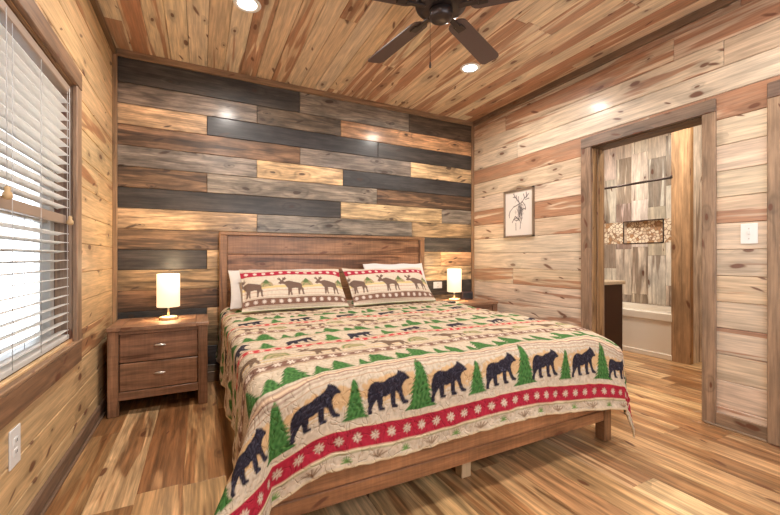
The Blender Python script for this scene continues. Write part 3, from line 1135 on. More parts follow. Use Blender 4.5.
for st in strokes:
    for a, b in zip(st[:-1], st[1:]):
        for q_ in range(3):
            j = lambda: random.uniform(-.005, .005)
            R0.line((a[0] + j(), a[1] + j()), (b[0] + j(), b[1] + j()), random.uniform(0.0018, 0.004), INK, 0.7)
for k in range(150):
    cx_, cy_ = 0.205 + random.gauss(0, 0.022), 0.26 + random.gauss(0, 0.05)
    R0.line((cx_, cy_), (cx_ + random.uniform(-.02, .02), cy_ - random.uniform(0.01, .035)), 0.0020, INK, 0.55)
Cp = R0.down(2)
ny, nx = Cp.shape[:2]
xs = np.linspace(-PW / 2 + 0.018, PW / 2 - 0.018, nx)
zs = np.linspace(0.018, PH - 0.018, ny)
XX, ZZ = np.meshgrid(xs, zs)
me = grid_mesh('print', np.stack([XX, np.full_like(XX, -0.010), ZZ], -1), nx, ny, Cp, M['print'])
po = bpy.data.objects.new('print', me)
COL.objects.link(po)
po.parent = pic
sm = po.modifiers.new('thickness', 'SOLIDIFY')
sm.thickness = 0.004

# ------------------------------------------------------------------ nightstands and lamps
NT = (0.31, 0.16, 0.092)
NTL = (0.39, 0.21, 0.12)


def make_nightstand(name, label, cat, loc):
    t = thing(name, label, cat, loc, 0, 'matching bedside nightstands')
    w_, d_, h_ = 0.60, 0.43, 0.60
    L_ = 0.062
    fm = M['furniture']
    aux = lambda: (0.45, 0.12, random.random())
    for sx in (-1, 1):
        for sy in (-1, 1):
            m_ = MB()
            xa = sx * w_ / 2
            xb = xa - sx * L_
            ya = -d_ if sy < 0 else 0.0
            yb = ya - sy * L_
            m_.box(min(xa, xb), max(xa, xb), min(ya, yb), max(ya, yb), 0, h_ - 0.028, tint=jit(NT), aux=aux(), bev=0.004)
            m_.build('leg', fm, t)
    m_ = MB()   # top with bread-board ends
    m_.box(-w_ / 2 - 0.006, -w_ / 2 + 0.075, -d_ - 0.008, 0, h_ - 0.028, h_, grain=1, tint=jit(NTL), aux=aux(), bev=0.004)
    m_.box(w_ / 2 - 0.075, w_ / 2 + 0.006, -d_ - 0.008, 0, h_ - 0.028, h_, grain=1, tint=jit(NTL), aux=aux(), bev=0.004)
    m_.box(-w_ / 2 + 0.075, w_ / 2 - 0.075, -d_ - 0.008, 0, h_ - 0.028, h_, grain=0, tint=jit(NTL), aux=aux(), bev=0.002)
    m_.build('top', fm, t)
    m_ = MB()
    for sx in (-1, 1):
        x0 = sx * (w_ / 2 - 0.014)
        m_.box(min(x0, x0 - sx * 0.018), max(x0, x0 - sx * 0.018), -d_ + L_, -L_, 0.10, h_ - 0.03, grain=1, tint=NT, aux=aux(), bev=0.002)
    m_.box(-w_ / 2 + L_, w_ / 2 - L_, -0.03, -0.012, 0.10, h_ - 0.03, grain=0, tint=NT, aux=aux(), bev=0.002)
    m_.box(-w_ / 2 + L_, w_ / 2 - L_, -d_ + 0.03, -0.03, 0.14, 0.155, grain=0, tint=NT, aux=aux(), bev=0.002)
    m_.box(-w_ / 2 + L_, w_ / 2 - L_, -d_ + 0.006, -d_ + 0.028, h_ - 0.052, h_ - 0.029, grain=0, tint=NT, aux=aux(), bev=0.002)
    m_.build('body', fm, t)
    m_ = MB()
    m_.box(-w_ / 2 + L_, w_ / 2 - L_, -d_ + 0.002, -d_ + 0.024, 0.105, 0.160, grain=0, tint=jit(NT), aux=aux(), bev=0.003)
    m_.build('apron', fm, t)
    for z0, z1_ in ((0.356, 0.546), (0.164, 0.350)):
        m_ = MB()
        m_.box(-w_ / 2 + L_ + 0.004, w_ / 2 - L_ - 0.004, -d_ + 0.008, -d_ + 0.028, z0, z1_, grain=0, tint=jit(NT), aux=aux(), bev=0.004)
        m_.box(-w_ / 2 + L_ + 0.012, w_ / 2 - L_ - 0.012, -d_ + 0.028, -0.05, z0 + 0.01, z1_ - 0.02, grain=1, tint=NT, aux=aux(), bev=0.0)
        dr = m_.build('drawer', fm, t)
        m_ = MB()
        zc = (z0 + z1_) / 2 + 0.012
        bm = bmesh.new()
        bmesh.ops.create_uvsphere(bm, u_segments=20, v_segments=12, radius=1.0)
        for v_ in bm.verts:
            v_.co = Vector((v_.co.x * 0.036, -d_ - 0.014 + v_.co.y * 0.010, zc + v_.co.z * 0.0095))
        m_.from_bm(bm, smooth=True)
        for dx in (-0.018, 0.018):
            m_.lathe([(0.004, -0.016), (0.004, 0.008)], 10, (dx, -d_, zc), axis=1)
        hp = m_.build('handle', M['steel'], dr)
        hp['label'] = 'oval brushed metal pull'
    return t


ns = make_nightstand('nightstand', 'brown wooden two-drawer nightstand standing between the window wall and bed', 'nightstand', (0.356, -0.095, 0))
ns2 = dup(ns, (3.155, -0.095, 0), label='brown wooden nightstand beyond the bed beside the pine wall, mostly hidden by quilt')
ns2.children[0]  # copies share their mesh data


def make_lamp(name, label, loc):
    t = thing(name, label, 'table lamp', loc, 0, 'matching bedside lamps')
    m_ = MB()
    m_.lathe([(0.0, 0.0), (0.060, 0.0), (0.062, 0.004), (0.062, 0.018), (0.058, 0.022), (0.0, 0.022)], 36, tint=(0.62, 0.40, 0.20), aux=(0.2, 0.0, 0.4))
    m_.build('base', M['rawwood'], t)
    m_ = MB()
    m_.lathe([(0.007, 0.022), (0.007, 0.13)], 16)
    m_.lathe([(0.014, 0.125), (0.014, 0.17)], 16)
    m_.build('stem', M['steel'], t)
    m_ = MB()
    r_ = 0.077
    z0, z1_ = 0.098, 0.345
    m_.lathe([(r_ - 0.002, z0), (r_, z0), (r_, z1_), (r_ - 0.002, z1_), (r_ - 0.002, z0)], 48, caps=False)
    m_.build('lamp_shade', M['shade'], t)
    m_ = MB()
    m_.lathe([(0.0, 0.165), (0.013, 0.17), (0.026, 0.195), (0.030, 0.215), (0.024, 0.24), (0.0, 0.25)], 20)
    m_.build('bulb', M['bulb'], t)
    return t


M['bulb'] = simple('lit_bulb', (1, 0.95, 0.85), 0.4, emit=(1.0, 0.72, 0.42), es=25.0)
lp1 = make_lamp('table_lamp', 'lit cylinder-shade lamp on the nightstand near the window', (0.392, -0.285, 0.600))
lp2 = dup(lp1, (3.072, -0.27, 0.600), label='lit cylinder-shade lamp on the far nightstand by the clock')
for (x, y, z) in ((0.392, -0.285, 0.600), (3.072, -0.27, 0.600)):
    for dz, pw in ((0.36, 2.4), (0.085, 2.0)):
        l = bpy.data.lights.new('lamp_light', 'SPOT')
        l.energy = pw * 3
        l.color = (1.0, 0.74, 0.43)
        l.shadow_soft_size = 0.05
        l.spot_size = math.radians(150)
        l.spot_blend = 0.6
        o = bpy.data.objects.new('lamp_light', l)
        COL.objects.link(o)
        o.location = (x, y, z + dz)
        o.rotation_euler = (PI, 0, 0) if dz > 0.2 else (0, 0, 0)
    l = bpy.data.lights.new('shade_glow', 'POINT')
    l.energy = 3.2
    l.color = (1.0, 0.76, 0.46)
    l.shadow_soft_size = 0.07
    l.use_shadow = True
    o = bpy.data.objects.new('shade_glow', l)
    COL.objects.link(o)
    o.location = (x, y - 0.0, z + 0.40)

# digital clock and remote on the far nightstand
ck = thing('alarm_clock', 'small dark alarm clock on the far nightstand beside the lamp', 'clock', (3.27, -0.235, 0.600), math.radians(-18))
m_ = MB()
m_.box(-0.065, 0.065, -0.03, 0.04, 0.0, 0.092, bev=0.012, seg=3)
m_.build('case', M['clock'] if 'clock' in M else simple('clock_case', (0.035, 0.018, 0.022), 0.4), ck)
m_ = MB()
m_.box(-0.052, 0.052, -0.0325, -0.029, 0.018, 0.076, bev=0.001)
m_.build('display', M['black'], ck)
rm = thing('remote_control', 'slim black remote control on the far nightstand edge near the pillow', 'remote control', (2.900, -0.400, 0.600), math.radians(-20))
m_ = MB()
m_.box(-0.075, 0.075, -0.022, 0.022, 0.0, 0.018, bev=0.006, seg=2)
m_.build('case', M['black'], rm)
m_ = MB()
for i in range(5):
    for j in (-1, 0, 1):
        m_.box(-0.05 + i * 0.02 - 0.005, -0.05 + i * 0.02 + 0.005, j * 0.011 - 0.003, j * 0.011 + 0.003, 0.018, 0.020, bev=0.0008)
m_.build('buttons', M['cord'], rm)

# ------------------------------------------------------------------ bed frame
BXL, BXR = 0.79, 2.76
bed = thing('bed_frame', 'brown stained wooden king bed frame with panelled headboard against the board wall', 'bed', (1.775, -1.15, 0))
BT = (0.40, 0.20, 0.095)


def bpart(name, boxes, tint=BT, heart=0.45, label=None):
    def f(m_):
        for b in boxes:
            g = None
            m_.box(*b[:6], grain=(b[6] if len(b) > 6 else None), tint=jit(tint, 0.06), aux=(heart, 0.2, random.random()), bev=0.004)
    o = wpart(name, bed, M['furniture'], f)
    if label:
        o['label'] = label
    return o


hy0, hy1 = -0.115, -0.045
bpart('headboard_post', [(0.752, 0.815, hy0, hy1, 0, 1.262)], (0.33, 0.165, 0.08))
bpart('headboard_post', [(2.727, 2.79, hy0, hy1, 0, 1.262)], (0.33, 0.165, 0.08))
bpart('headboard_cap', [(0.752, 2.79, hy0 - 0.004, hy1 + 0.004, 1.262, 1.290)], (0.35, 0.18, 0.09))
bpart('headboard_panel', [(0.815, 2.727, -0.100, -0.060, 1.10, 1.262), (0.815, 2.727, -0.100, -0.060, 0.94, 1.098),
                          (0.815, 2.727, -0.100, -0.060, 0.78, 0.938), (0.815, 2.727, -0.100, -0.060, 0.45, 0.778)], (0.36, 0.18, 0.09), 0.5)
bpart('side_rail', [(BXL, BXL + 0.03, -2.15, hy0, 0.14, 0.33)])
bpart('side_rail', [(BXR - 0.03, BXR, -2.15, hy0, 0.14, 0.33)])
bpart('foot_rail', [(0.78, 2.758, -2.205, -2.172, 0.118, 0.180), (0.78, 2.758, -2.203, -2.172, 0.182, 0.42)], (0.40, 0.19, 0.085), 0.35)
bpart('leg', [(0.78, 0.84, -2.172, -2.118, 0, 0.40)], (0.30, 0.15, 0.07))
bpart('leg', [(2.702, 2.762, -2.212, -2.150, 0, 0.40)], (0.30, 0.15, 0.07))
cl_ = wpart('centre_foot', bed, M['rawwood'], lambda m_: m_.box(1.735, 1.79, -2.13, -2.075, 0, 0.118, tint=(0.62, 0.45, 0.27), aux=(0.1, 0, .3)))
cl_['label'] = 'pale unfinished support foot under the middle of the foot rail'
bpart('slat_platform', [(BXL + 0.03, BXR - 0.03, -2.17 + k * 0.17, -2.17 + k * 0.17 + 0.09, 0.30, 0.32, 0) for k in range(12)], (0.5, 0.33, 0.17))

def mattress_mesh():
    m_ = MB()
    m_.box(0.825, 2.725, -2.165, -0.12, 0.322, 0.605, bev=0.05, seg=4)
    return m_


mt = mattress_mesh().build('mattress', M['mattress'])
tag(mt, 'thick pale mattress on the wooden bed frame, covered by the patterned quilt', 'mattress')

# ------------------------------------------------------------------ print motifs
BEAR = [(0.0, .28), (.02, .46), (.08, .57), (.18, .62), (.30, .61), (.40, .59), (.50, .64), (.60, .66), (.68, .70), (.73, .74), (.75, .80), (.80, .78), (.84, .75), (.89, .72),
        (.95, .64), (1.0, .58), (.98, .54), (.91, .54), (.85, .50), (.81, .42), (.83, .27), (.88, .14), (.96, .09), (.96, .03), (.82, .04), (.77, .12), (.72, .28), (.66, .34),
        (.645, .20), (.64, .09), (.70, .04), (.69, -.01), (.56, -.01), (.53, .10), (.52, .30), (.42, .25), (.35, .27), (.345, .17), (.34, .06), (.40, .03), (.39, -.02),
        (.25, -.02), (.23, .08), (.21, .22), (.13, .12), (.09, .04), (.10, -.05), (.0, -.06), (-.01, .04), (.02, .14)]
MOOSE = [(0.0, .58), (.05, .62), (.10, .68), (.07, .74), (.0, .78), (.0, .86), (.05, .82), (.06, .90), (.11, .84), (.14, .78), (.16, .72), (.19, .78), (.22, .88), (.26, .84), (.33, .92), (.32, .82), (.38, .82),
         (.30, .74), (.22, .70), (.26, .64), (.36, .68), (.46, .70), (.60, .66), (.76, .62), (.90, .58), (.95, .50), (.94, .40), (.98, .28), (.96, .14), (.98, 0.0), (.91, 0.0), (.90, .14), (.88, .28),
         (.82, .16), (.80, 0.0), (.74, 0.0), (.75, .18), (.76, .32), (.66, .34), (.52, .32), (.50, .18), (.51, 0.0), (.45, 0.0), (.44, .18), (.42, .10), (.39, 0.0), (.33, 0.0), (.35, .16), (.36, .32), (.30, .42), (.26, .50), (.16, .54), (.08, .50)]


def tree_poly(tiers=9, seed=0):
    r = random.Random(seed)
    left = []
    for i in range(tiers):
        y_ = 1 - (i + 1) / tiers * 0.97
        w_ = 0.06 + 0.44 * (i + 1) / tiers
        left.append((-w_ * r.uniform(.85, 1.1), y_))
        left.append((-w_ * 0.62, y_ + 0.035))
    left = left[:-1]
    right = [(-x, y) for x, y in reversed(left)]
    return [(0, 1.0)] + left + right


TREES = [tree_poly(11, k) for k in range(5)]
TREES_S = [tree_poly(6, k) for k in range(5)]
CREAM = (0.55, 0.455, 0.345)
CREAM2 = (0.70, 0.55, 0.38)
RED = (0.36, 0.018, 0.038)
BEARC = (0.020, 0.016, 0.025)
GREEN = (0.050, 0.150, 0.035)
GREEN2 = (0.085, 0.19, 0.055)
BROWN = (0.19, 0.10, 0.07)
TAN = (0.60, 0.34, 0.12)
MOOSEC = (0.16, 0.10, 0.065)


def smooth_noise(X, Y, f, seed, octs=3):
    r = np.random.default_rng(seed)
    out = np.zeros_like(X)
    for k in range(10):
        a = r.uniform(0, 2 * PI)
        ff = f * r.uniform(0.6, 1.6)
        out += np.sin((X * np.cos(a) + Y * np.sin(a)) * ff * 2 * PI + r.uniform(0, 2 * PI))
    return out / 3.2


QW, QL = 2.78, 2.52
RES = 0.0021
Q = Raster(QW, QL, RES, CREAM)
N1 = smooth_noise(Q.X, Q.Y, 6, 1)
N2 = smooth_noise(Q.X, Q.Y, 28, 2)
N3 = smooth_noise(Q.X, Q.Y, 60, 3)
# quiet marbling of the ground
Q.C *= (1 + 0.08 * N2 + 0.05 * N3)[..., None]
k = np.abs(N2) < 0.09
Q.C[k] *= (0.80, 0.74, 0.66)
# bear, tree and moose textures
bt = np.ones_like(Q.C) * np.array(BEARC)
bt[np.abs(N2) < 0.055] = (0.10, 0.095, 0.14)
gt = np.ones_like(Q.C) * np.array(GREEN)
gt *= (1 + 0.35 * N3)[..., None].clip(0.4, 1.8)
gt[N3 > 0.75] = GREEN2
QC = QW / 2      # quilt coordinate of the bed centre line (x = 1.765)


def sx_(x):
    return QC + (x - 1.765)


# --- foot border
Q.band(0.0, 0.012, (0.62, 0.5, 0.33))
Q.band(0.052, 0.057, (0.16, 0.17, 0.05))
Q.band(0.057, 0.066, (0.74, 0.62, 0.42))
Q.band(0.066, 0.138, RED)
kk = (Q.Y > 0.066) & (Q.Y < 0.138)
Q.C[kk] *= (1 + 0.10 * N3)[kk][:, None]
x = 0.03
i = 0
while x < QW:
    Q.star(x, 0.102, 0.0195, (0.60, 0.50, 0.38))
    x += 0.071
x = 0.07
while x < QW:     # twigs and sprigs along the hem
    for a in (-2, -1, 0, 1, 2):
        Q.line((x, 0.018), (x + a * 0.017, 0.044 - abs(a) * 0.004), 0.0026, (0.24, 0.16, 0.10))
    x2 = x + 0.125
    for a in range(7):
        an = PI * a / 6
        Q.line((x2, 0.024), (x2 + 0.02 * math.cos(an), 0.024 + 0.02 * math.sin(an)), 0.0022, (0.14, 0.25, 0.07))
    x += 0.25
Q.band(0.138, 0.144, (0.62, 0.48, 0.32))
# tan clumps behind the bears
xs_bears = [sx_(0.968 + 0.286 * k) for k in range(-5, 10)]
for k_, xb in enumerate(xs_bears):
    sl = Q.sub(xb - 0.16, xb + 0.16, 0.20, 0.315)
    d_ = ((Q.X[sl] - xb - 0.02) / 0.15) ** 2 + ((Q.Y[sl] - 0.262) / 0.045) ** 2
    m__ = d_ + 0.25 * N2[sl] < 1
    c = Q.C[sl]
    c[m__] = c[m__] * 0.35 + np.array(TAN) * 0.65
    Q.line((xb - 0.10, 0.205), (xb + 0.16, 0.212), 0.0022, (0.52, 0.38, 0.22))
Q.band(0.324, 0.327, (0.45, 0.30, 0.2))
for k_, xb in enumerate(xs_bears):
    xt = xb + 0.142
    if k_ % 2 == 0:
        Q.poly(TREES[k_ % 5], xt, 0.158, 0.150, 0.200, GREEN, tex=gt)
    else:
        Q.poly(TREES[k_ % 5], xt, 0.166, 0.105, 0.150, GREEN, tex=gt)
    Q.poly(BEAR, xb - 0.095, 0.186, 0.185, 0.168, BEARC, tex=bt)
for yb in (0.342, 0.358, 0.376):
    Q.band(yb, yb + 0.005, (0.24, 0.13, 0.10))
Q.band(0.363, 0.376, (0.68, 0.50, 0.34))


def tree_row(y0, h=0.125, seed=1):
    r = random.Random(seed)
    x = -0.02
    k_ = 0
    while x < QW + .05:
        hh = h * [1.0, .6, .8, .5, .95, .65][k_ % 6]
        Q.poly(TREES_S[k_ % 5], x, y0, hh * 1.0, hh, GREEN2, tex=gt * 1.0)
        x += 0.045 + hh * 0.42
        k_ += 1


def snow_band(y0, y1):
    Q.band(y0, y1, BROWN)
    x = 0.02
    while x < QW:
        Q.star(x, (y0 + y1) / 2, (y1 - y0) * 0.42, (0.72, 0.60, 0.50), 6)
        x += 0.06


def moose_row(y0, h=0.15, off=0.0):
    for a, b_, c in ((0.012, 0.018, (0.55, 0.40, 0.16)), (0.05, 0.058, (0.60, 0.40, 0.20)), (0.085, 0.088, (0.5, 0.3, 0.2))):
        Q.band(y0 + a, y0 + b_, c)
    x = off
    while x < QW:
        sl = Q.sub(x + 0.19, x + 0.33, y0 + 0.05, y0 + 0.15)
        d_ = np.hypot((Q.X[sl] - x - 0.26) / 0.062, (Q.Y[sl] - y0 - 0.05) / 0.075)
        for lo, hi, c in ((0.0, 1.0, (0.38, 0.31, 0.17)), (0.78, 0.9, (0.14, 0.20, 0.07)), (0.35, 0.5, (0.22, 0.22, 0.10))):
            m__ = (d_ >= lo) & (d_ < hi)
            Q.C[sl][m__] = c
        Q.poly(MOOSE, x, y0 + 0.01, 0.19, h, MOOSEC)
        x += 0.36


def bear_row(y0, h=0.10, off=0.0):
    x = off
    k_ = 0
    while x < QW:
        Q.poly(BEAR, x, y0, 0.165, h * 1.25, BEARC, tex=bt)
        Q.poly(TREES_S[k_ % 5], x + 0.235, y0 - 0.01, 0.10, h * 1.05, GREEN2, tex=gt * 1.1)
        x += 0.33
        k_ += 1


def red_line(y0, y1):
    Q.band(y0 - 0.012, y0 - 0.006, (0.3, 0.18, 0.1))
    Q.band(y0, y1, (0.48, 0.045, 0.05))
    x = 0.03
    while x < QW:
        Q.star(x, (y0 + y1) / 2, (y1 - y0) * 0.42, (0.78, 0.62, 0.48), 6)
        x += 0.05


y0 = 0.392
k_ = 0
while y0 < QL:
    tree_row(y0, 0.15 if k_ == 0 else 0.15, k_)
    snow_band(y0 + 0.165, y0 + 0.215)
    Q.band(y0 + 0.222, y0 + 0.228, (0.35, 0.2, 0.13))
    moose_row(y0 + 0.235, 0.145, -0.1 + 0.13 * k_)
    Q.band(y0 + 0.403, y0 + 0.408, (0.2, 0.2, 0.08))
    for a_, c_ in ((0.146, (0.40, 0.27, 0.16)), (0.156, (0.28, 0.17, 0.11)), (0.412, (0.45, 0.30, 0.18)), (0.486, (0.28, 0.2, 0.12)), (0.642, (0.45, 0.3, 0.17))):
        Q.band(y0 + a_, y0 + a_ + 0.0055, c_)
    red_line(y0 + 0.425, y0 + 0.462)
    Q.band(y0 + 0.475, y0 + 0.481, (0.5, 0.33, 0.16))
    bear_row(y0 + 0.495, 0.120, -0.05 + 0.16 * k_)
    Q.band(y0 + 0.632, y0 + 0.637, (0.3, 0.19, 0.12))
    y0 += 0.655
    k_ += 1
# side and end bindings
e_ = (Q.X < 0.012) | (Q.X > QW - 0.012)
Q.C[e_] = (0.70, 0.58, 0.42)

Cq = Q.down(2)
ny, nx = Cq.shape[:2]
step = RES * 2
S_ = (np.arange(nx) + .5) * step - QC           # across, 0 = bed centre
T_ = (np.arange(ny) + .5) * step                # from the foot hem
SS, TT = np.meshgrid(S_, T_)
ZT = 0.640
RR = 0.065
XL, XR, YFT = 0.755, 2.785, -2.295              # outside faces of the hanging cloth
ix0, ix1, iy0 = XL + RR, XR - RR, YFT + RR
half = (ix1 - ix0) / 2
arc = RR * PI / 2
drop_foot = 0.272 + arc                           # fabric length past iy0
ex = np.maximum(0, np.abs(SS) - half)
sg = np.sign(SS)
_sl = np.clip((1.03 - (1.77 + SS)) / 0.28, 0, 1)
_sr = np.clip(((1.77 + SS) - 1.95) / 0.80, 0, 1)
sag = (0.065 * _sl * _sl * (3 - 2 * _sl) + 0.070 * _sr ** 1.6) * np.clip(1 - (TT - 0.35) / 0.8, 0, 1)
TE = TT - sag * np.clip((1.9 - TT) / 1.0, 0, 1)
ey = np.maximum(0, drop_foot - TE)
r_ = np.hypot(ex, ey)
phi = np.arctan2(ey, ex)
s2 = np.sin(2 * phi) ** 2
left = (sg < 0)
# flare of the hanging cloth (horizontal travel per unit length)
kf = 0.05 + s2 * np.where(left, 0.50, 0.06)
side = np.cos(phi) ** 2
kf = kf + 0.04 * side * np.sin(TT * 11 + 0.5) + 0.045 * (1 - side) * np.sin(SS * 8.5 + 0.7)
ang_ = np.minimum(r_, arc) / RR
hor = RR * np.sin(ang_)
drp = RR * (1 - np.cos(ang_))
rem = np.maximum(0, r_ - arc)
hor = hor + rem * kf
drp = drp + rem * np.sqrt(1 - kf ** 2)
cphi, sphi = np.cos(phi), np.sin(phi)
xm = (ix0 + ix1) / 2
Xq = xm + sg * (np.minimum(np.abs(SS), half) + hor * cphi)
Yq = iy0 + np.maximum(0, TE - drop_foot) - hor * sphi
Zq = ZT - drp
# soft crown, rolls and puffiness
cr = np.exp(-((Xq - 1.77) / 0.9) ** 4) * 0.006
wr = 0.004 * smooth_noise(Xq, Yq * 1.0, 2.2, 8) + 0.0022 * smooth_noise(Xq, Yq, 9, 9)
Zq = Zq + np.where(r_ < arc, 1, np.exp(-rem * 8)) * (cr + wr)
for cx_, cy_, am in ((XR, YFT, 0.060), (XL, YFT, 0.030)):
    Zq = Zq - am * np.exp(-((Xq - cx_) ** 2 + (Yq - cy_) ** 2) / 0.20 ** 2) * np.exp(-rem * 2)
hang = np.clip(rem / 0.2, 0, 1)
puff = 0.0035 * smooth_noise(SS, TT, 10, 12)
Xq += sg * hang * cphi * puff
Yq -= hang * sphi * puff
# uneven hem along the foot
Zq += np.where(sphi > 0.7, 0.010 * np.sin(Xq * 7 + 1.0) * hang, 0)
Zq = np.maximum(Zq, 0.02)
pos = np.stack([Xq, Yq, Zq], -1)
me = grid_mesh('quilt', pos, nx, ny, Cq, M['quilt'], np.stack([SS, TT], -1))
me.materials.append(M['quiltback'])
quilt = bpy.data.objects.new('quilt', me)
COL.objects.link(quilt)
sm = quilt.modifiers.new('thickness', 'SOLIDIFY')
sm.thickness = 0.008
sm.offset = -1
sm.material_offset = 1
tag(quilt, 'cream quilt printed with black bears, green trees, moose and red snowflake bands, draped over bed', 'quilt')

# ------------------------------------------------------------------ pillows
SW, SH = 0.90, 0.455
P = Raster(SW, SH, 0.0022, (0.60, 0.52, 0.415))
PN2 = smooth_noise(P.X, P.Y, 30, 4)
P.C *= (1 + 0.04 * PN2)[..., None]
P.band(0.0, 0.012, (0.20, 0.22, 0.10))
P.band(0.035, 0.040, (0.35, 0.22, 0.15))
P.band(0.045, 0.105, BROWN)
x = 0.04
while x < SW:
    P.star(x, 0.075, 0.020, (0.74, 0.66, 0.58), 8)
    x += 0.068
P.band(0.112, 0.116, (0.35, 0.22, 0.15))
P.band(0.135, 0.139, (0.5, 0.3, 0.22))
P.band(0.175, 0.180, (0.45, 0.20, 0.15))
P.band(0.205, 0.228, (0.62, 0.47, 0.22))
P.band(0.240, 0.244, (0.5, 0.3, 0.2))
P.band(0.285, 0.288, (0.55, 0.38, 0.26))
for xo in (-0.04, 0.30, 0.62):
    sl = P.sub(xo + 0.19, xo + 0.32, 0.225, 0.30)
    d_ = np.hypot((P.X[sl] - xo - 0.245) / 0.055, (P.Y[sl] - 0.225) / 0.065)
    P.C[sl][d_ < 1] = (0.36, 0.28, 0.16)
    P.C[sl][(d_ > 0.45) & (d_ < 0.62)] = (0.2, 0.24, 0.1)
    P.poly(TREES_S[1], xo + 0.245, 0.262, 0.075, 0.045, (0.10, 0.15, 0.06), tex=None)
    P.poly(MOOSE, xo, 0.125, 0.215, 0.22, (0.15, 0.095, 0.072))
P.band(0.348, 0.352, (0.35, 0.22, 0.15))
P.band(0.352, 0.412, (0.36, 0.02, 0.045))
x = 0.05
while x < SW:
    P.star(x, 0.382, 0.019, (0.80, 0.70, 0.60), 8)
    x += 0.072
P.band(0.418, 0.421, (0.35, 0.22, 0.15))
Cs = P.down(2)


def pillow_grid(w_, h_, T, nx, ny, seed, flange=0.0):
    s = np.linspace(-1, 1, nx)
    t = np.linspace(-1, 1, ny)
    Sg, Tg = np.meshgrid(s, t)
    a = np.clip(np.abs(Sg) / (1 - flange / w_ * 2), 0, 1)
    b = np.clip(np.abs(Tg) / (1 - flange / h_ * 2), 0, 1)
    prof = ((1 - a ** 2.6) * (1 - b ** 2.4)).clip(0) ** 0.5
    d = T * prof
    d = d + prof * 0.006 * smooth_noise(Sg, Tg, 1.3, seed) + prof * 0.0015 * smooth_noise(Sg, Tg, 5, seed + 1)
    # edges pull in between the corners
    px = Sg * w_ / 2 * (1 - 0.035 * (1 - Tg ** 2) * np.abs(Sg) ** 3)
    pz = Tg * h_ / 2 * (1 - 0.05 * (1 - Sg ** 2) * np.abs(Tg) ** 3) + 0.006 * np.sin(Sg * 7 + seed) * (Tg > 0) * Tg
    return px, pz, d


def make_pillow(name, label, cat, group, w_, h_, T, base, lean, rotz, colors, mat, seed, flange=0.0, roll=0.0):
    if colors is None:
        nx, ny = 90, 50
        cols = np.ones((ny, nx, 3)) * 0.8
    else:
        ny, nx = colors.shape[:2]
        cols = colors
    px, pz, d = pillow_grid(w_, h_, T, nx, ny, seed, flange)
    front = np.stack([px, -d, pz + h_ / 2], -1)
    back = np.stack([px, d * 0.9 + 0.004, pz + h_ / 2], -1)
    pos = np.concatenate([front, back[:, ::-1]], axis=1)     # wraps round the right side
    pos = np.concatenate([pos, pos[:, :1]], axis=1)
    cc = np.concatenate([cols, np.ones_like(cols) * np.array((0.70, 0.62, 0.5)), cols[:, :1]], axis=1)
    uv = np.stack(np.meshgrid(np.arange(pos.shape[1]) * 0.0045, np.arange(ny) * 0.0045), -1)
    me = grid_mesh(name, pos, pos.shape[1], ny, cc, mat, uv)
    # close top and bottom seams
    bm = bmesh.new()
    bm.from_mesh(me)
    bmesh.ops.remove_doubles(bm, verts=bm.verts[:], dist=0.0002)
    bmesh.ops.holes_fill(bm, edges=[e for e in bm.edges if e.is_boundary], sides=0)
    bm.to_mesh(me)
    bm.free()
    o = bpy.data.objects.new(name, me)
    COL.objects.link(o)
    o.rotation_euler = (-lean, roll, rotz)
    o.location = base
    tag(o, label, cat, group)
    return o


G1 = 'patterned pillow shams'
G2 = 'plain white pillows'
LEAN = math.radians(43)
make_pillow('pillow_sham', 'moose-print pillow sham leaning on the headboard, nearest the window', 'pillow', G1, 0.845, 0.425, 0.050, (1.305, -0.610, 0.656), LEAN, math.radians(-1), Cs, M['sham'], 3, 0.02)
make_pillow('pillow_sham', 'moose-print pillow sham leaning on the headboard, nearest the far lamp', 'pillow', G1, 0.845, 0.425, 0.050, (2.195, -0.605, 0.656), LEAN, math.radians(1), Cs, M['sham'], 9, 0.02)
make_pillow('white_pillow', 'plain white pillow peeking out beside the window-side moose sham', 'pillow', G2, 0.90, 0.375, 0.036, (1.265, -0.395, 0.662), math.radians(36), 0, None, M['pillowwhite'], 5, 0.0, roll=0.0)
make_pillow('white_pillow', 'plain white pillow showing above the moose sham near the far lamp', 'pillow', G2, 0.68, 0.40, 0.036, (2.370, -0.385, 0.664), math.radians(30), 0, None, M['pillowwhite'], 12)

# ------------------------------------------------------------------ bathroom beyond the doorway
# tiled wall at the back of the tub, with a pebble band and a niche
NY0, NY1, NZ0, NZ1 = -1.00, -0.515, 1.255, 1.545
mb = MB()
Pt = lambda u, v, n: (BX - n, u, v)
TLT = [(0.86, 0.79, 0.71), (0.82, 0.75, 0.67), (0.89, 0.84, 0.77), (0.78, 0.69, 0.61), (0.85, 0.78, 0.69)]
tr = []
# vertical wood-look tiles (u along z for the grain)
zv0 = 0.0
for k in range(7):
    yv = 0.0 - 0.205 * (k + 1)
    z_ = -random.uniform(0, 0.55)
    while z_ < H:
        e = z_ + 0.61
        tr.append((max(z_, 0), min(e, H), yv, yv + 0.205, (jit(random.choice(TLT), 0.1), (random.choice([0.3, 0.45, 0.65, 0.8]), 0.1, random.random()), roff())))
        z_ = e
tr = subtract(tr, [(NZ0, NZ1, -3, 3)])
boards(mb, tr, lambda u, v, n: (BX - n, v, u), 0.010, 0.0015, 0.001)
# pebble band
for (a, b_) in ((-1.435, NY0), (NY1, 0.0)):
    c = [(a, NZ0), (b_, NZ0), (b_, NZ1), (a, NZ1)]
    mb.face([(BX - 0.010, *p) for p in c], c, mi=2)
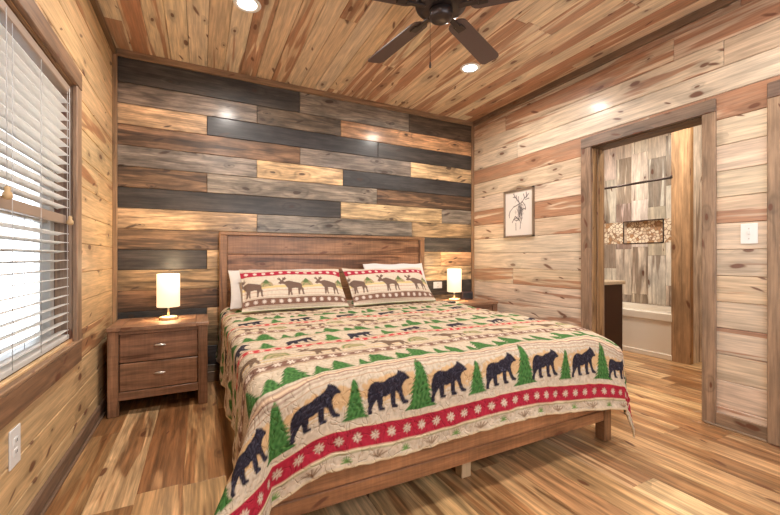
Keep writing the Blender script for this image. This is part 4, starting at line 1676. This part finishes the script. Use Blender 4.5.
# niche
D_ = 0.06
mb.face([(BX + D_, NY0, NZ0), (BX + D_, NY1, NZ0), (BX + D_, NY1, NZ1), (BX + D_, NY0, NZ1)], [(NY0, NZ0), (NY1, NZ0), (NY1, NZ1), (NY0, NZ1)], mi=2)
for (ya, yb, za, zb_) in ((NY0, NY0, NZ0, NZ1), (NY1, NY1, NZ0, NZ1)):
    mb.face([(BX - 0.01, ya + (.003 if ya == NY0 else -.003), za), (BX + D_, ya + (.003 if ya == NY0 else -.003), za), (BX + D_, ya + (.003 if ya == NY0 else -.003), zb_), (BX - 0.01, ya + (.003 if ya == NY0 else -.003), zb_)], [(0, 0), (.1, 0), (.1, .3), (0, .3)], TLT[3], (0.5, 0, 0), 0)
for z_ in (NZ0, NZ1):
    z_ += 0.003 if z_ == NZ0 else -0.003
    mb.face([(BX - 0.01, NY0, z_), (BX + D_, NY0, z_), (BX + D_, NY1, z_), (BX - 0.01, NY1, z_)], [(0, 0), (.1, 0), (.1, .3), (0, .3)], TLT[3], (0.5, 0, 0), 0)
# dark metal edging of the niche
for b in ((NY0 - 0.006, NY0 + 0.006, NZ0, NZ1), (NY1 - 0.006, NY1 + 0.006, NZ0, NZ1), (NY0, NY1, NZ0 - 0.006, NZ0 + 0.006), (NY0, NY1, NZ1 - 0.006, NZ1 + 0.006)):
    mb.box(BX - 0.016, BX - 0.008, b[0], b[1], b[2], b[3], mi=3, bev=0.001)
solid_wall(mb, lambda u, v, n: (BX + 0.0 - n, u, v), YF - 0.14, 0.14, 0, H, 0.10, [(NY0, NY1, NZ0, NZ1)])
mb.face([(BX + 0.101, YF, 0), (BX + 0.101, 0.14, 0), (BX + 0.101, 0.14, H), (BX + 0.101, YF, H)], mi=1)
# pine boards on the rest of this wall
boards(mb, plank_rows(YF, -1.62, 0, H, PITCH, H, lambda r, a, b_: pine_payload(0.4)), lambda u, v, n: (BX - n, u, v), TH, mi=4)
wall_far = mb.build('wall_bath_far', [M['tilewood'], M['groove'], M['pebble'], M['bronze'], M['pine']], structure=True)

# end wall of the tub alcove, with its broad wooden trim
mb = MB()
mb.box(4.985, BX, -1.60, -1.455, 0, H, tint=TLT[0], bev=0.0, grain=2, aux=(0.5, 0.1, 0.4))
mb.build('wall_alcove', M['tilewood'], structure=True)
trim('trim_6', [(4.960, 4.985, -1.610, -1.442, 0, H)], (0.50, 0.325, 0.185))
trim('trim_7', [(4.985, 5.03, -1.610, -1.600, 0, H)], (0.45, 0.26, 0.12))
trim('baseboard_bath', [(BX - 0.036, BX - 0.018, YF, -1.62, 0, 0.09)], (0.40, 0.24, 0.12))

# tub
tub = thing('bathtub', 'white bathtub with panelled apron in the tiled shower alcove', 'bathtub', (5.32, -0.72, 0))


def tub_parts():
    x0, x1, y0_, y1_, zt = 4.962, 5.685, -1.45, -0.005, 0.482
    m_ = MB()
    m_.box(x0, x0 + 0.012, y0_, y1_, 0.0, zt - 0.08, bev=0.002)
    m_.box(x0 - 0.010, x0 + 0.03, y0_, y1_, zt - 0.085, zt, bev=0.008, seg=3)
    m_.box(x0 - 0.008, x0 + 0.02, y0_, y1_, 0.0, 0.055, bev=0.004)
    L = tub.location
    m_.v = [(p[0] - L[0], p[1] - L[1], p[2] - L[2]) for p in m_.v]
    m_.build('apron', M['tub'], tub)
    # basin shell: a superelliptical hollow inside a flat rim
    m_ = MB()
    n = 48
    cx_, cy_ = (x0 + x1) / 2, (y0_ + y1_) / 2
    hx, hy = (x1 - x0) / 2, (y1_ - y0_) / 2

    def ring(ax_, ay_, z, p):
        out = []
        for i in range(n):
            a = 2 * PI * i / n
            c, s = math.cos(a), math.sin(a)
            rr_ = (abs(c) ** p + abs(s) ** p) ** (-1 / p)
            out.append((cx_ + ax_ * c * rr_, cy_ + ay_ * s * rr_, z))
        return out
    rings_ = [ring(hx - 0.001, hy - 0.001, zt - 0.003, 30), ring(hx - 0.07, hy - 0.09, zt, 5), ring(hx - 0.085, hy - 0.11, zt - 0.03, 4.5),
              ring(hx - 0.12, hy - 0.18, 0.16, 4), ring(hx - 0.17, hy - 0.26, 0.12, 3.5), ring(0.02, 0.02, 0.115, 2)]
    for a, b_ in zip(rings_[:-1], rings_[1:]):
        for i in range(n):
            j = (i + 1) % n
            m_.face([a[i], a[j], b_[j], b_[i]], smooth=True)
    m_.v = [(p[0] - L[0], p[1] - L[1], p[2] - L[2]) for p in m_.v]
    m_.build('basin', M['tub'], tub)


tub_parts()
rod = MB()
rod.tube([(4.985, -1.442, 1.905), (4.985, -0.012, 1.905)], 0.0125, 14)
rod.lathe([(0.03, -1.455), (0.03, -1.440), (0.016, -1.425)], 20, (4.985, 0, 1.905), axis=1)
rodo = rod.build('shower_rod', M['bronze'])
tag(rodo, 'dark metal shower rod spanning above the tub', 'shower rod')

# vanity cabinet seen from its side
van = thing('bathroom_vanity', 'dark espresso vanity cabinet with granite top seen side-on through the doorway', 'vanity', (3.94, -1.40, 0))


def vparts():
    x0, x1, y0_, y1_ = RX + 0.002, 4.215, -1.395, -0.45
    wpart('cabinet_body', van, M['vanity'], lambda m_: (m_.box(x0, x1, y0_, y1_, 0.10, 0.815, bev=0.002), m_.box(x0, x1 - 0.075, y0_, y1_, 0.0, 0.101, bev=0.0)))
    for k in range(2):
        ya = y0_ + 0.02 + k * 0.46
        d = wpart('door', van, M['vanity'], lambda m_: m_.box(x1, x1 + 0.018, ya, ya + 0.44, 0.13, 0.79, bev=0.004))
        L = van.location
        m_ = MB()
        yk = ya + (0.40 if k == 0 else 0.04)
        m_.lathe([(0.005, 0.0), (0.005, 0.015), (0.012, 0.022), (0.0, 0.030)], 14, (x1 + 0.018 - L[0], yk - L[1], 0.6), axis=0)
        m_.build('knob', M['steel'], d)
    tp = wpart('countertop', van, M['granite'], lambda m_: m_.box(x0, x1 + 0.03, y0_ - 0.012, y1_, 0.815, 0.848, bev=0.004))
    tp['label'] = 'speckled tan granite countertop'


vparts()
# unseen bathroom ceiling lights, added to brighten the tub and tiles
bc = dup(can0, (4.45, -1.85, H), label='added recessed fill light in the bathroom, out of view')
area('bathroom_fill', (4.45, -1.95, H - 0.02), (0, 0, 0), 0.15, 36, (1.0, 0.86, 0.68))
bc2 = dup(can0, (4.60, -0.75, H), label='added recessed fill light in front of the tub, out of view')
area('bathroom_fill', (4.60, -0.75, H - 0.02), (0, 0, 0), 0.13, 32, (1.0, 0.90, 0.78))

# ------------------------------------------------------------------ porch outside the window
M['porch'] = simple('painted_porch_wood', (0.62, 0.68, 0.76), 0.6)
M['deck'] = simple('porch_deck', (0.85, 0.85, 0.84), 0.7)
mb = MB()
mb.box(-3.2, -0.15, -6, 2.5, -0.25, -0.15, bev=0)
pd_ = mb.build('exterior_porch_deck', M['deck'])
tag(pd_, 'pale porch deck outside the blinds', 'deck')
mb = MB()
mb.box(-0.95, -0.85, -0.15, -0.05, -0.15, 2.6, bev=0.005)
pp = mb.build('exterior_porch_post', simple('porch_post_paint', (0.22, 0.34, 0.52), 0.6))
tag(pp, 'blue-grey porch post seen between the slats of the blind', 'post')
